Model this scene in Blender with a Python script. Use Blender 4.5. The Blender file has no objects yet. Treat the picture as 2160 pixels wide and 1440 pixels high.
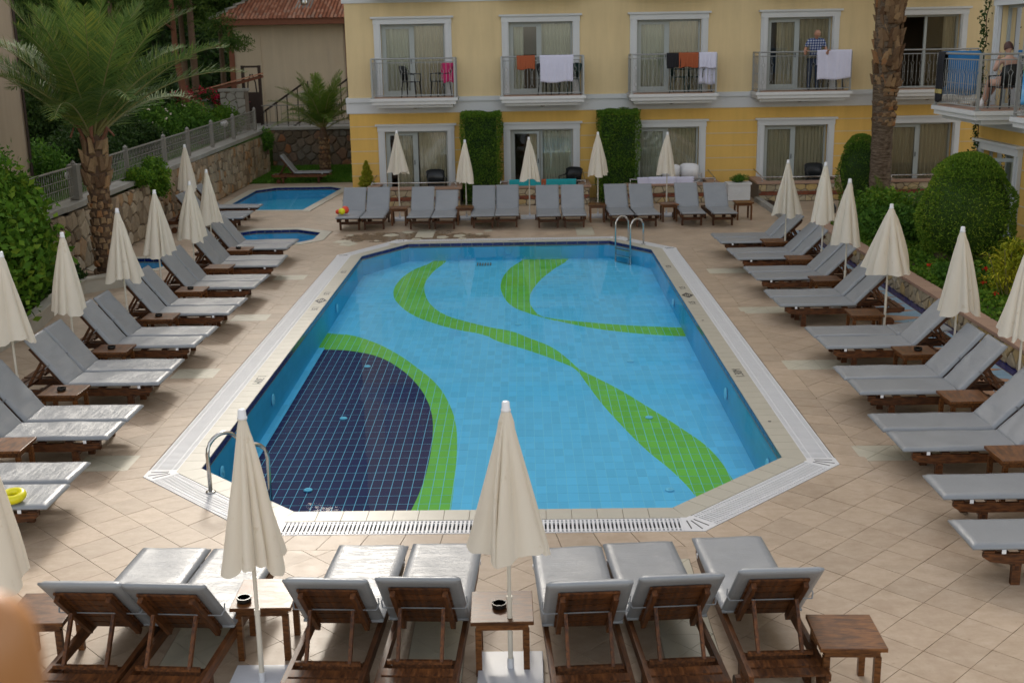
import bpy, math, random
from mathutils import Vector, Matrix, noise
C = bpy.context.scene.collection
R = math.radians
PI = math.pi
# ------------------------------------------------------------------ camera, sky, sun, exposure
scn = bpy.context.scene
cam_d = bpy.data.cameras.new('camera'); cam = bpy.data.objects.new('camera', cam_d); C.objects.link(cam)
scn.camera = cam
FPX, PIT, YAW, ROL, EYE = 2466.6, 0.24904, -0.012685, 0.017773, 4.5
_fw = Vector((math.sin(YAW)*math.cos(PIT), math.cos(YAW)*math.cos(PIT), -math.sin(PIT)))
_rt = Vector((math.cos(YAW), -math.sin(YAW), 0)); _dn = _fw.cross(_rt)
_r2 = _rt*math.cos(ROL) + _dn*math.sin(ROL); _d2 = -_rt*math.sin(ROL) + _dn*math.cos(ROL)
cam.matrix_world = Matrix(((_r2.x, -_d2.x, -_fw.x, 0), (_r2.y, -_d2.y, -_fw.y, 0), (_r2.z, -_d2.z, -_fw.z, EYE), (0, 0, 0, 1)))
cam_d.sensor_width = 36; cam_d.lens = 36*FPX/2160; cam_d.clip_start = 0.05; cam_d.clip_end = 500
cam_d.dof.use_dof = True; cam_d.dof.focus_distance = 13.0; cam_d.dof.aperture_fstop = 3.2
SUN_AZ, SUN_EL = 8.0, 28.5          # degrees left of +Y, above the horizon
sv = Vector((-math.sin(R(SUN_AZ))*math.cos(R(SUN_EL)), math.cos(R(SUN_AZ))*math.cos(R(SUN_EL)), math.sin(R(SUN_EL))))
world = bpy.data.worlds.new('World'); scn.world = world; world.use_nodes = True
wn = world.node_tree.nodes; wl = world.node_tree.links
sky = wn.new('ShaderNodeTexSky'); sky.sky_type = 'NISHITA'; sky.sun_disc = False
sky.sun_elevation = R(SUN_EL); sky.sun_rotation = R(-SUN_AZ); sky.dust_density = 1.5; sky.air_density = 1.2
hs = wn.new('ShaderNodeHueSaturation'); hs.inputs['Saturation'].default_value = 0.38
wl.new(sky.outputs[0], hs.inputs['Color']); wm = wn.new('ShaderNodeMix'); wm.data_type = 'RGBA'; wm.blend_type = 'MULTIPLY'; wm.inputs[0].default_value = 1.0; wm.inputs[7].default_value = (1.055, 1.0, 0.94, 1); wl.new(hs.outputs[0], wm.inputs[6]); wl.new(wm.outputs[2], wn['Background'].inputs['Color'])
wn['Background'].inputs['Strength'].default_value = 0.15
sun_d = bpy.data.lights.new('sun', 'SUN'); sun = bpy.data.objects.new('sun', sun_d); C.objects.link(sun)
sun_d.energy = 1.5; sun_d.angle = R(10); sun_d.color = (1.0, 0.93, 0.82)
sun.rotation_euler = sv.to_track_quat('Z', 'Y').to_euler(); sun.location = (0, 0, 30)
scn.view_settings.view_transform = 'Standard'; scn.view_settings.look = 'None'
scn.view_settings.exposure = 1.06; scn.view_settings.gamma = 1.0; scn.view_settings.use_curve_mapping = False
scn.render.engine = 'CYCLES'
# ------------------------------------------------------------------ materials
class NT:
    def __init__(s, name):
        s.m = bpy.data.materials.new(name); s.m.use_nodes = True; s.t = s.m.node_tree; s.n = s.t.nodes; s.b = s.n['Principled BSDF']
    def new(s, t, **kw):
        n = s.n.new(t)
        for k, v in kw.items():
            if hasattr(n, k): setattr(n, k, v)
        return n
    def link(s, a, b): s.t.links.new(a, b)
    def val(s, sock, v):
        if hasattr(v, 'is_linked') or hasattr(v, 'links'): s.link(v, sock)
        else: sock.default_value = v
    def math(s, op, a, b=0.0, c=0.0, clamp=False):
        n = s.new('ShaderNodeMath', operation=op, use_clamp=clamp)
        for i, v in enumerate((a, b, c)): s.val(n.inputs[i], v)
        return n.outputs[0]
    def mix(s, f, a, b, mode='MIX'):
        n = s.new('ShaderNodeMix', data_type='RGBA', blend_type=mode)
        s.val(n.inputs[0], f)
        for i, v in ((6, a), (7, b)):
            if isinstance(v, tuple): v = (*v[:3], 1)
            s.val(n.inputs[i], v)
        return n.outputs[2]
    def ramp(s, f, stops):
        n = s.new('ShaderNodeValToRGB'); e = n.color_ramp.elements
        while len(e) < len(stops): e.new(0.5)
        for q, (p, c) in zip(e, stops): q.position = p; q.color = (*c[:3], 1) if isinstance(c, tuple) else (c, c, c, 1)
        s.val(n.inputs[0], f); return n.outputs[0]
    def noise(s, scale, detail=3, rough=0.5, vec=None, stretch=None, space='Object'):
        n = s.new('ShaderNodeTexNoise'); n.inputs['Scale'].default_value = scale
        n.inputs['Detail'].default_value = detail; n.inputs['Roughness'].default_value = rough
        if vec is None: vec = s.new('ShaderNodeTexCoord').outputs[space]
        if stretch:
            mp = s.new('ShaderNodeMapping'); mp.inputs['Scale'].default_value = stretch
            s.link(vec, mp.inputs[0]); vec = mp.outputs[0]
        s.link(vec, n.inputs['Vector']); return n.outputs[0]
    def rnd(s):       # one random value for each object and each loose piece
        a = s.new('ShaderNodeObjectInfo').outputs['Random']; b = s.new('ShaderNodeNewGeometry').outputs['Random Per Island']
        return s.math('FRACT', s.math('ADD', a, b))
    def pos(s): return s.new('ShaderNodeNewGeometry').outputs['Position']
    def bump(s, h, strength=0.3, dist=0.01):
        n = s.new('ShaderNodeBump'); n.inputs['Strength'].default_value = strength; n.inputs['Distance'].default_value = dist
        s.link(h, n.inputs['Height']); s.link(n.outputs[0], s.b.inputs['Normal'])
    def col(s, c):
        if isinstance(c, tuple): c = (*c[:3], 1)
        s.val(s.b.inputs['Base Color'], c)
    def set(s, rough=0.5, metal=0.0, spec=0.5):
        s.b.inputs['Roughness'].default_value = rough; s.b.inputs['Metallic'].default_value = metal
        s.b.inputs['Specular IOR Level'].default_value = spec; return s
def plain(name, c, rough=0.5, metal=0.0, var=0.12, scale=6.0, bump=0.0, spec=0.5, space='Object'):
    t = NT(name).set(rough, metal, spec); n = t.noise(scale, 4, 0.6, space=space)
    k = t.math('MULTIPLY_ADD', n, var*2, 1-var); kk = t.math('MULTIPLY_ADD', t.rnd(), var*0.6, 1-var*0.3)
    t.col(t.mix(1.0, t.mix(1.0, c, k, 'MULTIPLY'), kk, 'MULTIPLY'))
    if bump: t.bump(t.noise(scale*6, 4, 0.6, space=space), bump, 0.01)
    return t.m
def leafmat(name, c1, c2, c3=None, rough=0.65, trans=0.22, spec=0.14):
    c1, c2, c3 = (tuple(min(.9, v*1.22) for v in c) if c else None for c in (c1, c2, c3)); t = NT(name).set(rough, 0, spec); r = t.rnd()
    big = t.noise(0.9, 3, 0.6, vec=t.pos())
    st = [(0.0, c1), (0.6, c2), (1.0, c3 or c2)]
    v = t.math('MULTIPLY_ADD', r, 0.75, t.math('MULTIPLY_ADD', big, 0.9, -0.35))
    cc = t.ramp(v, st); t.col(cc)
    tr = t.new('ShaderNodeBsdfTranslucent'); t.link(cc, tr.inputs['Color'])
    mx = t.new('ShaderNodeMixShader'); mx.inputs[0].default_value = trans
    t.link(t.b.outputs[0], mx.inputs[1]); t.link(tr.outputs[0], mx.inputs[2]); t.link(mx.outputs[0], t.n['Material Output'].inputs[0])
    return t.m
M = {}
def _deck():
    t = NT('deck_tile').set(0.5, 0, 0.28); P = t.pos(); r = t.rnd()
    n1 = t.noise(5.5, 6, 0.7, vec=P, stretch=(1, 1.6, 1)); n2 = t.noise(38, 3, 0.6, vec=P); n3 = t.noise(0.55, 3, 0.6, vec=P)
    c = t.ramp(n1, [(0.3, (0.39, 0.295, 0.205)), (0.5, (0.47, 0.365, 0.265)), (0.72, (0.55, 0.445, 0.34))])
    c = t.mix(t.math('MULTIPLY', n2, 0.45), c, (0.40, 0.29, 0.20))
    c = t.mix(1.0, c, t.math('MULTIPLY_ADD', r, 0.16, 0.92), 'MULTIPLY')
    c = t.mix(1.0, c, t.math('MULTIPLY_ADD', n3, 0.35, 0.82), 'MULTIPLY')
    dn = t.noise(1.1, 6, 0.75, vec=P, stretch=(1, .5, 1)); c = t.mix(t.ramp(dn, [(0.52, 0.0), (0.70, 0.38)]), c, (0.30, 0.20, 0.13)); sp_ = t.noise(17, 2, 0.5, vec=P); c = t.mix(t.ramp(sp_, [(0.70, 0.0), (0.76, 0.35)]), c, (0.20, 0.14, 0.09))
    # wet patch beside the far left corner of the pool
    sx = t.new('ShaderNodeSeparateXYZ'); t.link(P, sx.inputs[0])
    dx = t.math('DIVIDE', t.math('SUBTRACT', sx.outputs[0], -2.7), 2.2); dy = t.math('DIVIDE', t.math('SUBTRACT', sx.outputs[1], 28.15), 0.95)
    d = t.math('SQRT', t.math('ADD', t.math('MULTIPLY', dx, dx), t.math('MULTIPLY', dy, dy)))
    e = t.math('ADD', d, t.math('MULTIPLY_ADD', t.noise(1.8, 4, 0.7, vec=P), 1.5, -0.75))
    w = t.ramp(e, [(0.72, 1.0), (0.86, 0.0)])
    c = t.mix(t.math('MULTIPLY', w, 0.62), c, (0.13, 0.085, 0.04)); t.col(c)
    t.val(t.b.inputs['Roughness'], t.math('MULTIPLY_ADD', w, -0.28, t.math('MULTIPLY_ADD', n1, 0.3, 0.30)))
    t.bump(n2, 0.12, 0.004); return t.m
M['deck'] = _deck()
M['grout'] = plain('deck_grout', (0.37, 0.29, 0.215), 0.8)
M['cream_tile'] = plain('cream_tile', (0.52, 0.48, 0.37), 0.45, var=0.14, scale=6, space='Object')
M['coping'] = plain('coping_tile', (0.47, 0.44, 0.36), 0.42, var=0.1, scale=5)
M['grating'] = plain('white_grating', (0.72, 0.72, 0.73), 0.4, var=0.05)
M['channel'] = plain('channel_grey', (0.09, 0.085, 0.08), 0.7)
def curve(t, x, pts, lo, hi, vlo, vhi):
    n = t.new('ShaderNodeFloatCurve'); cv = n.mapping.curves[0]
    pts = sorted(pts); P = [((p-lo)/(hi-lo), (v-vlo)/(vhi-vlo)) for p, v in pts]
    if P[0][0] > 0.001: P.insert(0, (0, P[0][1]))
    if P[-1][0] < 0.999: P.append((1, P[-1][1]))
    cv.points[0].location = P[0]; cv.points[-1].location = P[-1]
    for p in P[1:-1]: cv.points.new(*p)
    n.mapping.update(); t.val(n.inputs['Value'], t.math('DIVIDE', t.math('SUBTRACT', x, lo), hi-lo))
    return t.math('MULTIPLY_ADD', n.outputs[0], vhi-vlo, vlo)
B1L = [(-2.13,27.14),(-2.53,26.04),(-2.73,24.81),(-2.7,23.67),(-2.47,22.7),(-2.08,21.79),(-1.71,21.26),(-1.27,20.78),(-0.68,20.28),(-0.5,19.95),(0.05,19.3),(0.56,18.59),(0.81,18.14),(0.95,17.39),(1.11,16.45),(1.34,15.38),(1.58,14.43),(1.84,13.61),(1.99,12.92),(2.1,11.8)]
B1R = [(-1.89,27.12),(-2.12,25.8),(-2.19,24.58),(-2.08,23.46),(-1.88,22.58),(-1.56,21.83),(-1.19,21.37),(-0.7,20.88),(-0.26,20.52),(-0.02,20.14),(0.41,19.43),(0.64,18.75),(0.81,18.14),(1.01,17.74),(1.35,17.06),(1.71,16.19),(2.05,15.31),(2.34,14.4),(2.45,13.39),(2.5,12.0)]
B2L = [(0.0,27.31),(-0.33,26.08),(-0.49,24.79),(-0.45,23.57),(-0.22,22.44),(0.07,21.92),(0.34,21.56),(0.65,21.22),(0.9,21.05)]
B2R = [(1.0,27.24),(0.56,25.81),(0.22,24.51),(0.05,23.15),(0.11,22.26),(0.27,21.64),(0.65,21.3),(0.9,21.05)]
T_LO = [(0.4,21.52),(0.65,21.24),(1.21,20.74),(1.76,20.42),(2.3,20.2),(2.9,20.05)]
T_UP = [(0.4,21.52),(0.65,21.34),(1.23,21.08),(1.8,20.86),(2.36,20.72),(2.9,20.61)]
RO = [(-3.65,20.68),(-3.23,20.5),(-2.81,20.11),(-2.27,19.31),(-1.79,18.35),(-1.39,17.38),(-1.14,16.4),(-1.01,15.6),(-0.94,14.7),(-0.91,13.7),(-0.90,12.5),(-0.93,11)]
RI = [(-3.69,19.62),(-3.25,19.5),(-2.89,19.34),(-2.51,19.03),(-2.12,18.42),(-1.75,17.55),(-1.50,16.68),(-1.36,15.9),(-1.29,15.0),(-1.27,14.1),(-1.30,13.2),(-1.39,12.3),(-1.55,11)]
def _pooltile(grout=False):
    t = NT('pool_grout' if grout else 'pool_tile').set(0.6, 0, 0.08); P = t.pos()
    if grout: t.col((0.26, 0.73, 0.94)); return t.m
    sx = t.new('ShaderNodeSeparateXYZ'); t.link(P, sx.inputs[0]); x, y = sx.outputs[0], sx.outputs[1]
    def cy(pts): return curve(t, y, [(b, a) for a, b in pts], 10.9, 27.4, -4.0, 3.0)
    def cx(pts): return curve(t, x, pts, 0.4, 2.9, 20.0, 21.6)
    gt = lambda a, b: t.math('GREATER_THAN', a, b)
    w_ = lambda v, d: t.math('ADD', v, d)
    b1 = t.math('MULTIPLY', gt(x, w_(cy(B1L), -.035)), gt(w_(cy(B1R), .035), x))
    b2 = t.math('MULTIPLY', t.math('MULTIPLY', gt(x, w_(cy(B2L), -.03)), gt(w_(cy(B2R), .03), x)), gt(y, 21.3))
    tl = t.math('MULTIPLY', t.math('MULTIPLY', gt(y, w_(cx(T_LO), -.03)), gt(w_(cx(T_UP), .03), y)), gt(x, 0.36))
    rim = t.math('MULTIPLY', t.math('MULTIPLY', gt(cy(RO), x), gt(20.7, y)), t.math('MAXIMUM', gt(x, -3.5), gt(y, 19.64))); dark = t.math('MULTIPLY', t.math('MULTIPLY', gt(cy(RI), x), gt(19.64, y)), gt(x, -3.5))
    g = t.math('MAXIMUM', t.math('MAXIMUM', b1, b2), t.math('MAXIMUM', tl, rim), clamp=True)
    r = t.math('MULTIPLY_ADD', t.rnd(), 0.14, 0.93)
    c = t.mix(g, (0.17, 0.66, 0.94), (0.22, 0.62, 0.07)); c = t.mix(dark, c, (0.007, 0.006, 0.085))
    t.col(t.mix(1.0, c, r, 'MULTIPLY')); return t.m
M['ptile'] = _pooltile(); M['pgrout'] = _pooltile(True)
M['pwall'] = plain('pool_wall_tile', (0.08, 0.50, 0.76), 0.6, var=0.10, scale=3, spec=0.1)
M['bluetile'] = plain('dark_blue_tile', (0.008, 0.012, 0.11), 0.2, var=0.2)
def _water(name='water', tint=(0.86, 0.97, 1.0), bs=0.018):
    t = NT(name); t.n.remove(t.b); P = t.pos()
    n = t.noise(1.7, 3, 0.55, vec=P); n2 = t.noise(7.0, 2, 0.5, vec=P)
    bp = t.new('ShaderNodeBump'); bp.inputs['Strength'].default_value = bs; bp.inputs['Distance'].default_value = 0.05
    t.link(t.math('MULTIPLY_ADD', n2, 0.25, n), bp.inputs['Height'])
    fr = t.new('ShaderNodeFresnel'); fr.inputs[0].default_value = 1.33; t.link(bp.outputs[0], fr.inputs['Normal'])
    fr = t.new('ShaderNodeMath', operation='MULTIPLY') if False else fr; fq = t.math('MULTIPLY', fr.outputs[0], 0.5)
    tr = t.new('ShaderNodeBsdfTransparent'); tr.inputs[0].default_value = (*tint, 1)
    gl = t.new('ShaderNodeBsdfAnisotropic'); gl.inputs['Roughness'].default_value = 0.01; t.link(bp.outputs[0], gl.inputs['Normal'])
    mx = t.new('ShaderNodeMixShader'); t.link(fq, mx.inputs[0]); t.link(tr.outputs[0], mx.inputs[1]); t.link(gl.outputs[0], mx.inputs[2])
    t.link(mx.outputs[0], t.n['Material Output'].inputs[0]); return t.m
M['water'] = _water()
def _glass():
    t = NT('window_glass'); t.n.remove(t.b); fr = t.new('ShaderNodeFresnel'); fr.inputs[0].default_value = 1.55
    tr = t.new('ShaderNodeBsdfTransparent'); tr.inputs[0].default_value = (0.88, 0.90, 0.88, 1)
    gl = t.new('ShaderNodeBsdfAnisotropic'); gl.inputs['Roughness'].default_value = 0.02
    bp = t.new('ShaderNodeBump'); bp.inputs['Strength'].default_value = 0.04; t.link(t.noise(1.2, 2), bp.inputs['Height']); t.link(bp.outputs[0], gl.inputs['Normal'])
    mx = t.new('ShaderNodeMixShader'); t.link(t.math('MULTIPLY_ADD', fr.outputs[0], 1.3, 0.0, clamp=True), mx.inputs[0]); t.link(tr.outputs[0], mx.inputs[1]); t.link(gl.outputs[0], mx.inputs[2])
    t.link(mx.outputs[0], t.n['Material Output'].inputs[0]); return t.m
M['glass'] = _glass()
def _wood(name, c1, c2, rough=0.48):
    t = NT(name).set(rough, 0, 0.3); oc = t.new('ShaderNodeTexCoord').outputs['Object']; r = t.rnd()
    n = t.noise(9, 5, 0.65, vec=oc, stretch=(1.0, 5, 5)); n2 = t.noise(3, 3, 0.6, vec=oc)
    c = t.mix(t.ramp(n, [(0.35, 0.0), (0.65, 1.0)]), c1, c2); c = t.mix(1.0, c, t.math('MULTIPLY_ADD', r, 0.5, 0.72), 'MULTIPLY')
    c = t.mix(1.0, c, t.math('MULTIPLY_ADD', n2, 0.7, 0.65), 'MULTIPLY'); t.col(c)
    t.val(t.b.inputs['Roughness'], t.math('MULTIPLY_ADD', n, 0.25, rough-0.1)); t.bump(n, 0.2, 0.004); return t.m
M['wood'] = _wood('stained_wood', (0.030, 0.010, 0.004), (0.145, 0.052, 0.015))
M['tablewood'] = _wood('table_wood', (0.055, 0.019, 0.006), (0.20, 0.078, 0.022), 0.34)
def _vinyl():
    t = NT('grey_vinyl').set(0.36, 0, 0.5); oc = t.new('ShaderNodeTexCoord').outputs['Object']
    n = t.noise(2.2, 4, 0.6, vec=oc); w = t.noise(5.0, 5, 0.62, vec=oc, stretch=(1.6, 0.7, 1)); r = t.rnd()
    c = t.mix(n, (0.205, 0.220, 0.240), (0.275, 0.288, 0.305)); c = t.mix(1.0, c, t.math('MULTIPLY_ADD', r, 0.14, 0.93), 'MULTIPLY'); t.col(c)
    t.val(t.b.inputs['Roughness'], t.math('MULTIPLY_ADD', n, 0.22, 0.26)); w2 = t.noise(3.0, 6, 0.7, vec=oc, stretch=(3.2, 0.5, 1)); cr_ = t.ramp(w2, [(0.46, 0.0), (0.5, 1.0), (0.54, 0.0)]); t.bump(t.math('ADD', w, t.math('MULTIPLY', cr_, 0.22)), 0.20, 0.02); return t.m
M['vinyl'] = _vinyl()
def _canvas():
    t = NT('cream_canvas').set(0.85, 0, 0.2); oc = t.new('ShaderNodeTexCoord').outputs['Object']
    n = t.noise(4, 4, 0.6, vec=oc, stretch=(1, 1, 0.4)); r = t.rnd()
    c = t.mix(n, (0.79, 0.715, 0.60), (0.87, 0.81, 0.705)); c = t.mix(1.0, c, t.math('MULTIPLY_ADD', r, 0.1, 0.93), 'MULTIPLY')
    st = t.ramp(t.noise(9, 3, 0.6, vec=oc), [(0.66, 0.0), (0.74, 1.0)]); c = t.mix(t.math('MULTIPLY', st, 0.25), c, (0.5, 0.38, 0.2))
    t.col(c); t.bump(n, 0.3, 0.01)
    tr = t.new('ShaderNodeBsdfTranslucent'); t.link(c, tr.inputs['Color'])
    mx = t.new('ShaderNodeMixShader'); mx.inputs[0].default_value = 0.25
    t.link(t.b.outputs[0], mx.inputs[1]); t.link(tr.outputs[0], mx.inputs[2]); t.link(mx.outputs[0], t.n['Material Output'].inputs[0]); return t.m
M['canvas'] = _canvas()
M['whiteplastic'] = plain('white_plastic', (0.78, 0.78, 0.80), 0.35, var=0.05)
M['whitepaint'] = plain('white_paint', (0.66, 0.67, 0.68), 0.55, var=0.08, scale=2)
M['trim'] = plain('facade_trim', (0.62, 0.64, 0.66), 0.6, var=0.08, scale=1.5)
def _plaster(name, c, bumpy=0.15):
    t = NT(name).set(0.85, 0, 0.2); P = t.pos(); n = t.noise(0.7, 5, 0.65, vec=P); s = t.noise(1.5, 4, 0.6, vec=P, stretch=(3, 3, 0.25)); f = t.noise(60, 2, 0.5, vec=P)
    c2 = t.mix(1.0, c, t.math('MULTIPLY_ADD', n, 0.22, 0.89), 'MULTIPLY'); c2 = t.mix(1.0, c2, t.math('MULTIPLY_ADD', s, 0.26, 0.87), 'MULTIPLY')
    t.col(c2); t.bump(f, bumpy, 0.004); return t.m
M['yellow'] = _plaster('pale_yellow_plaster', (0.70, 0.555, 0.32)); M['ochre'] = _plaster('ochre_plaster', (0.72, 0.46, 0.13))
M['joint'] = _plaster('joint_plaster', (0.62, 0.52, 0.36)); M['beige'] = _plaster('beige_plaster', (0.43, 0.34, 0.25)); M['cream'] = _plaster('cream_plaster', (0.54, 0.46, 0.35))
M['alu'] = plain('sash_frame', (0.38, 0.42, 0.42), 0.45, 0.0, var=0.05)
M['steel'] = plain('stainless_steel', (0.55, 0.54, 0.52), 0.22, 1.0, var=0.1)
M['rail'] = plain('grey_painted_steel', (0.33, 0.34, 0.34), 0.4, 0.3, var=0.08)
M['fence'] = plain('fence_metal', (0.24, 0.23, 0.21), 0.55, 0.2, var=0.1)
M['iron'] = plain('dark_iron', (0.035, 0.02, 0.015), 0.5, 0.3)
def _curtain(name, a, b):
    t = NT(name).set(0.9, 0, 0.1); n = t.noise(6, 3, 0.6, stretch=(4, 4, 0.15)); t.col(t.mix(n, a, b)); return t.m
M['curtain'] = _curtain('curtain', (0.55, 0.46, 0.34), (0.78, 0.69, 0.55))
M['sheer'] = _curtain('sheer_curtain', (0.52, 0.52, 0.44), (0.72, 0.70, 0.60))
M['room'] = plain('room_wall', (0.16, 0.12, 0.08), 0.9)
M['dark'] = plain('dark_plastic', (0.012, 0.014, 0.016), 0.4)
M['black'] = plain('black_ceramic', (0.01, 0.01, 0.01), 0.25)
def _stone(name, stops, rough=0.85, sc=14):
    t = NT(name).set(rough, 0, 0.2); r = t.rnd(); n = t.noise(sc, 5, 0.7, vec=t.pos())
    c = t.ramp(r, stops); t.col(t.mix(1.0, c, t.math('MULTIPLY_ADD', n, 0.8, 0.55), 'MULTIPLY')); t.bump(n, 0.5, 0.02); return t.m
M['rubble'] = _stone('rubble_stone', [(0, (0.20, 0.15, 0.10)), (0.3, (0.33, 0.26, 0.18)), (0.6, (0.42, 0.34, 0.24)), (0.8, (0.36, 0.20, 0.09)), (1.0, (0.46, 0.40, 0.31))])
M['darkrubble'] = _stone('dark_rubble_stone', [(0, (0.11, 0.085, 0.06)), (0.35, (0.19, 0.14, 0.10)), (0.6, (0.15, 0.14, 0.12)), (0.8, (0.28, 0.12, 0.055)), (1.0, (0.24, 0.20, 0.14))])
M['patiostone'] = _stone('patio_stone', [(0, (0.36, 0.29, 0.19)), (0.5, (0.48, 0.41, 0.29)), (0.85, (0.52, 0.36, 0.14)), (1.0, (0.5, 0.45, 0.36))])
M['brick'] = _stone('red_brick', [(0, (0.20, 0.06, 0.035)), (0.6, (0.30, 0.10, 0.05)), (1, (0.25, 0.09, 0.06))])
M['mortar'] = plain('mortar', (0.15, 0.12, 0.09), 0.95, bump=0.3)
M['capstone'] = plain('concrete_cap', (0.30, 0.29, 0.26), 0.85, var=0.25, scale=3, bump=0.3)
M['pinkcap'] = plain('terracotta_coping', (0.38, 0.24, 0.17), 0.6, var=0.15)
M['kerb'] = plain('cream_kerb', (0.46, 0.43, 0.36), 0.6, var=0.15)
def _slab():
    t = NT('white_base_slab').set(0.3, 0, 0.5); n = t.noise(5, 4, 0.6); t.col(t.mix(n, (0.55, 0.57, 0.62), (0.72, 0.73, 0.76))); return t.m
M['slab'] = _slab()
M['roof'] = _stone('roof_tile', [(0, (0.30, 0.12, 0.07)), (0.4, (0.42, 0.17, 0.10)), (0.8, (0.52, 0.26, 0.17)), (1, (0.36, 0.22, 0.16))], sc=8)
M['redwood'] = plain('red_brown_timber', (0.20, 0.065, 0.03), 0.6, var=0.2)
M['postwood'] = plain('varnished_post', (0.40, 0.18, 0.065), 0.4, var=0.1)
def _ground(name, a, b, sc=3):
    t = NT(name).set(0.95, 0, 0.1); P = t.pos(); n = t.noise(sc, 5, 0.7, vec=P); n2 = t.noise(sc*12, 3, 0.6, vec=P); t.col(t.mix(1.0, t.mix(n, a, b), t.math('MULTIPLY_ADD', n2, 0.8, 0.6), 'MULTIPLY')); t.bump(n2, 0.5, 0.03); return t.m
M['earth'] = _ground('earth', (0.10, 0.075, 0.05), (0.17, 0.13, 0.09)); M['turf'] = _ground('turf', (0.035, 0.075, 0.012), (0.07, 0.14, 0.02), 1.2)
M['hillgreen'] = _ground('hillside', (0.02, 0.032, 0.012), (0.05, 0.06, 0.025), 0.5)
M['grass'] = leafmat('grass_blade', (0.04, 0.10, 0.012), (0.08, 0.19, 0.02), (0.13, 0.24, 0.03))
M['hedge'] = leafmat('hedge_leaf', (0.03, 0.075, 0.008), (0.08, 0.17, 0.016), (0.19, 0.26, 0.03), trans=0.2)
M['topiary'] = leafmat('topiary_leaf', (0.045, 0.10, 0.01), (0.11, 0.20, 0.018), (0.26, 0.32, 0.035), trans=0.2)
M['shrub'] = leafmat('shrub_leaf', (0.025, 0.07, 0.012), (0.07, 0.16, 0.02), (0.14, 0.25, 0.035))
M['vine'] = leafmat('vine_leaf', (0.035, 0.085, 0.01), (0.085, 0.18, 0.016), (0.20, 0.27, 0.03))
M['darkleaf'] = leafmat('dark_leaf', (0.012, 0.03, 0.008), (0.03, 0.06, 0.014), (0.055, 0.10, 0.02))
M['pine'] = leafmat('pine_needles', (0.025, 0.055, 0.012), (0.06, 0.11, 0.022), (0.12, 0.17, 0.035), trans=0.3)
M['palm'] = leafmat('palm_leaflet', (0.055, 0.105, 0.025), (0.105, 0.17, 0.04), (0.23, 0.24, 0.045), rough=0.6, trans=0.2, spec=0.15)
M['palm2'] = leafmat('young_palm_leaflet', (0.06, 0.11, 0.02), (0.11, 0.18, 0.03), (0.20, 0.24, 0.04), rough=0.45)
M['rachis'] = plain('palm_rachis', (0.22, 0.20, 0.07), 0.5)
M['croton'] = leafmat('croton_leaf', (0.10, 0.15, 0.01), (0.32, 0.33, 0.02), (0.50, 0.42, 0.03))
M['conifer'] = leafmat('golden_conifer', (0.14, 0.17, 0.015), (0.25, 0.26, 0.02), (0.36, 0.32, 0.03))
M['flower'] = leafmat('red_flower', (0.45, 0.02, 0.01), (0.6, 0.04, 0.02)); M['boug'] = leafmat('bougainvillea_bract', (0.35, 0.012, 0.04), (0.5, 0.02, 0.06))
M['oleander'] = leafmat('pale_flower', (0.6, 0.5, 0.42), (0.7, 0.62, 0.55))
M['bark'] = plain('pine_bark', (0.16, 0.10, 0.07), 0.9, var=0.4, scale=9, bump=0.6); M['redbark'] = plain('red_bark', (0.16, 0.065, 0.035), 0.9, var=0.3, scale=9, bump=0.6)
M['palmbark'] = plain('palm_bark', (0.085, 0.05, 0.03), 0.95, var=0.45, scale=14, bump=0.8)
M['boot'] = _stone('palm_boot', [(0, (0.10, 0.055, 0.03)), (0.5, (0.22, 0.14, 0.08)), (0.85, (0.33, 0.22, 0.12)), (1, (0.30, 0.13, 0.05))], sc=20)
def _ring():
    t = NT('palm_ring_bark').set(.9, 0, .1); P = t.pos(); n = t.noise(3, 6, .7, vec=P, stretch=(2, 2, 9)); m_ = t.noise(9, 4, .7, vec=P); c = t.mix(t.ramp(n, [(.38, 0.), (.62, 1.)]), (.065, .045, .03), (.20, .155, .115)); t.col(t.mix(1.0, c, t.math('MULTIPLY_ADD', m_, .9, .5), 'MULTIPLY')); t.bump(n, .8, .03); return t.m
M['ring'] = _ring()
def cloth(name, c, **k): return plain(name, c, 0.9, var=0.06, scale=9, bump=0.25, **k)
M['towel_white'] = cloth('white_towel', (0.66, 0.66, 0.82)); M['towel_orange'] = cloth('orange_towel', (0.36, 0.09, 0.035)); M['towel_black'] = cloth('black_towel', (0.012, 0.012, 0.016))
M['towel_blue'] = cloth('blue_towel', (0.03, 0.20, 0.48)); M['towel_teal'] = cloth('teal_towel', (0.015, 0.32, 0.36)); M['towel_pink'] = cloth('pink_towel', (0.6, 0.03, 0.16)); M['gold'] = cloth('gold_band', (0.45, 0.36, 0.12))
def _multi():
    t = NT('printed_towel').set(0.9, 0, 0.1); P = t.pos(); n = t.noise(3.2, 3, 0.5, vec=P); sx = t.new('ShaderNodeSeparateXYZ'); t.link(P, sx.inputs[0])
    z = t.math('MULTIPLY_ADD', n, 0.5, t.math('SUBTRACT', sx.outputs[2], 3.25))
    t.col(t.ramp(z, [(0.25, (0.10, 0.34, 0.62)), (0.5, (0.30, 0.55, 0.78)), (0.72, (0.06, 0.28, 0.60)), (0.95, (0.20, 0.36, 0.06))])); return t.m
M['towel_print'] = _multi()
M['skin'] = plain('skin', (0.46, 0.24, 0.16), 0.55, var=0.08); M['skin_fair'] = plain('fair_skin', (0.55, 0.33, 0.25), 0.55, var=0.08)
M['hair'] = plain('dark_red_hair', (0.06, 0.02, 0.014), 0.5); M['jeans'] = plain('dark_trousers', (0.03, 0.045, 0.08), 0.9); M['teal'] = plain('teal_swimsuit', (0.01, 0.28, 0.27), 0.7)
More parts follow.
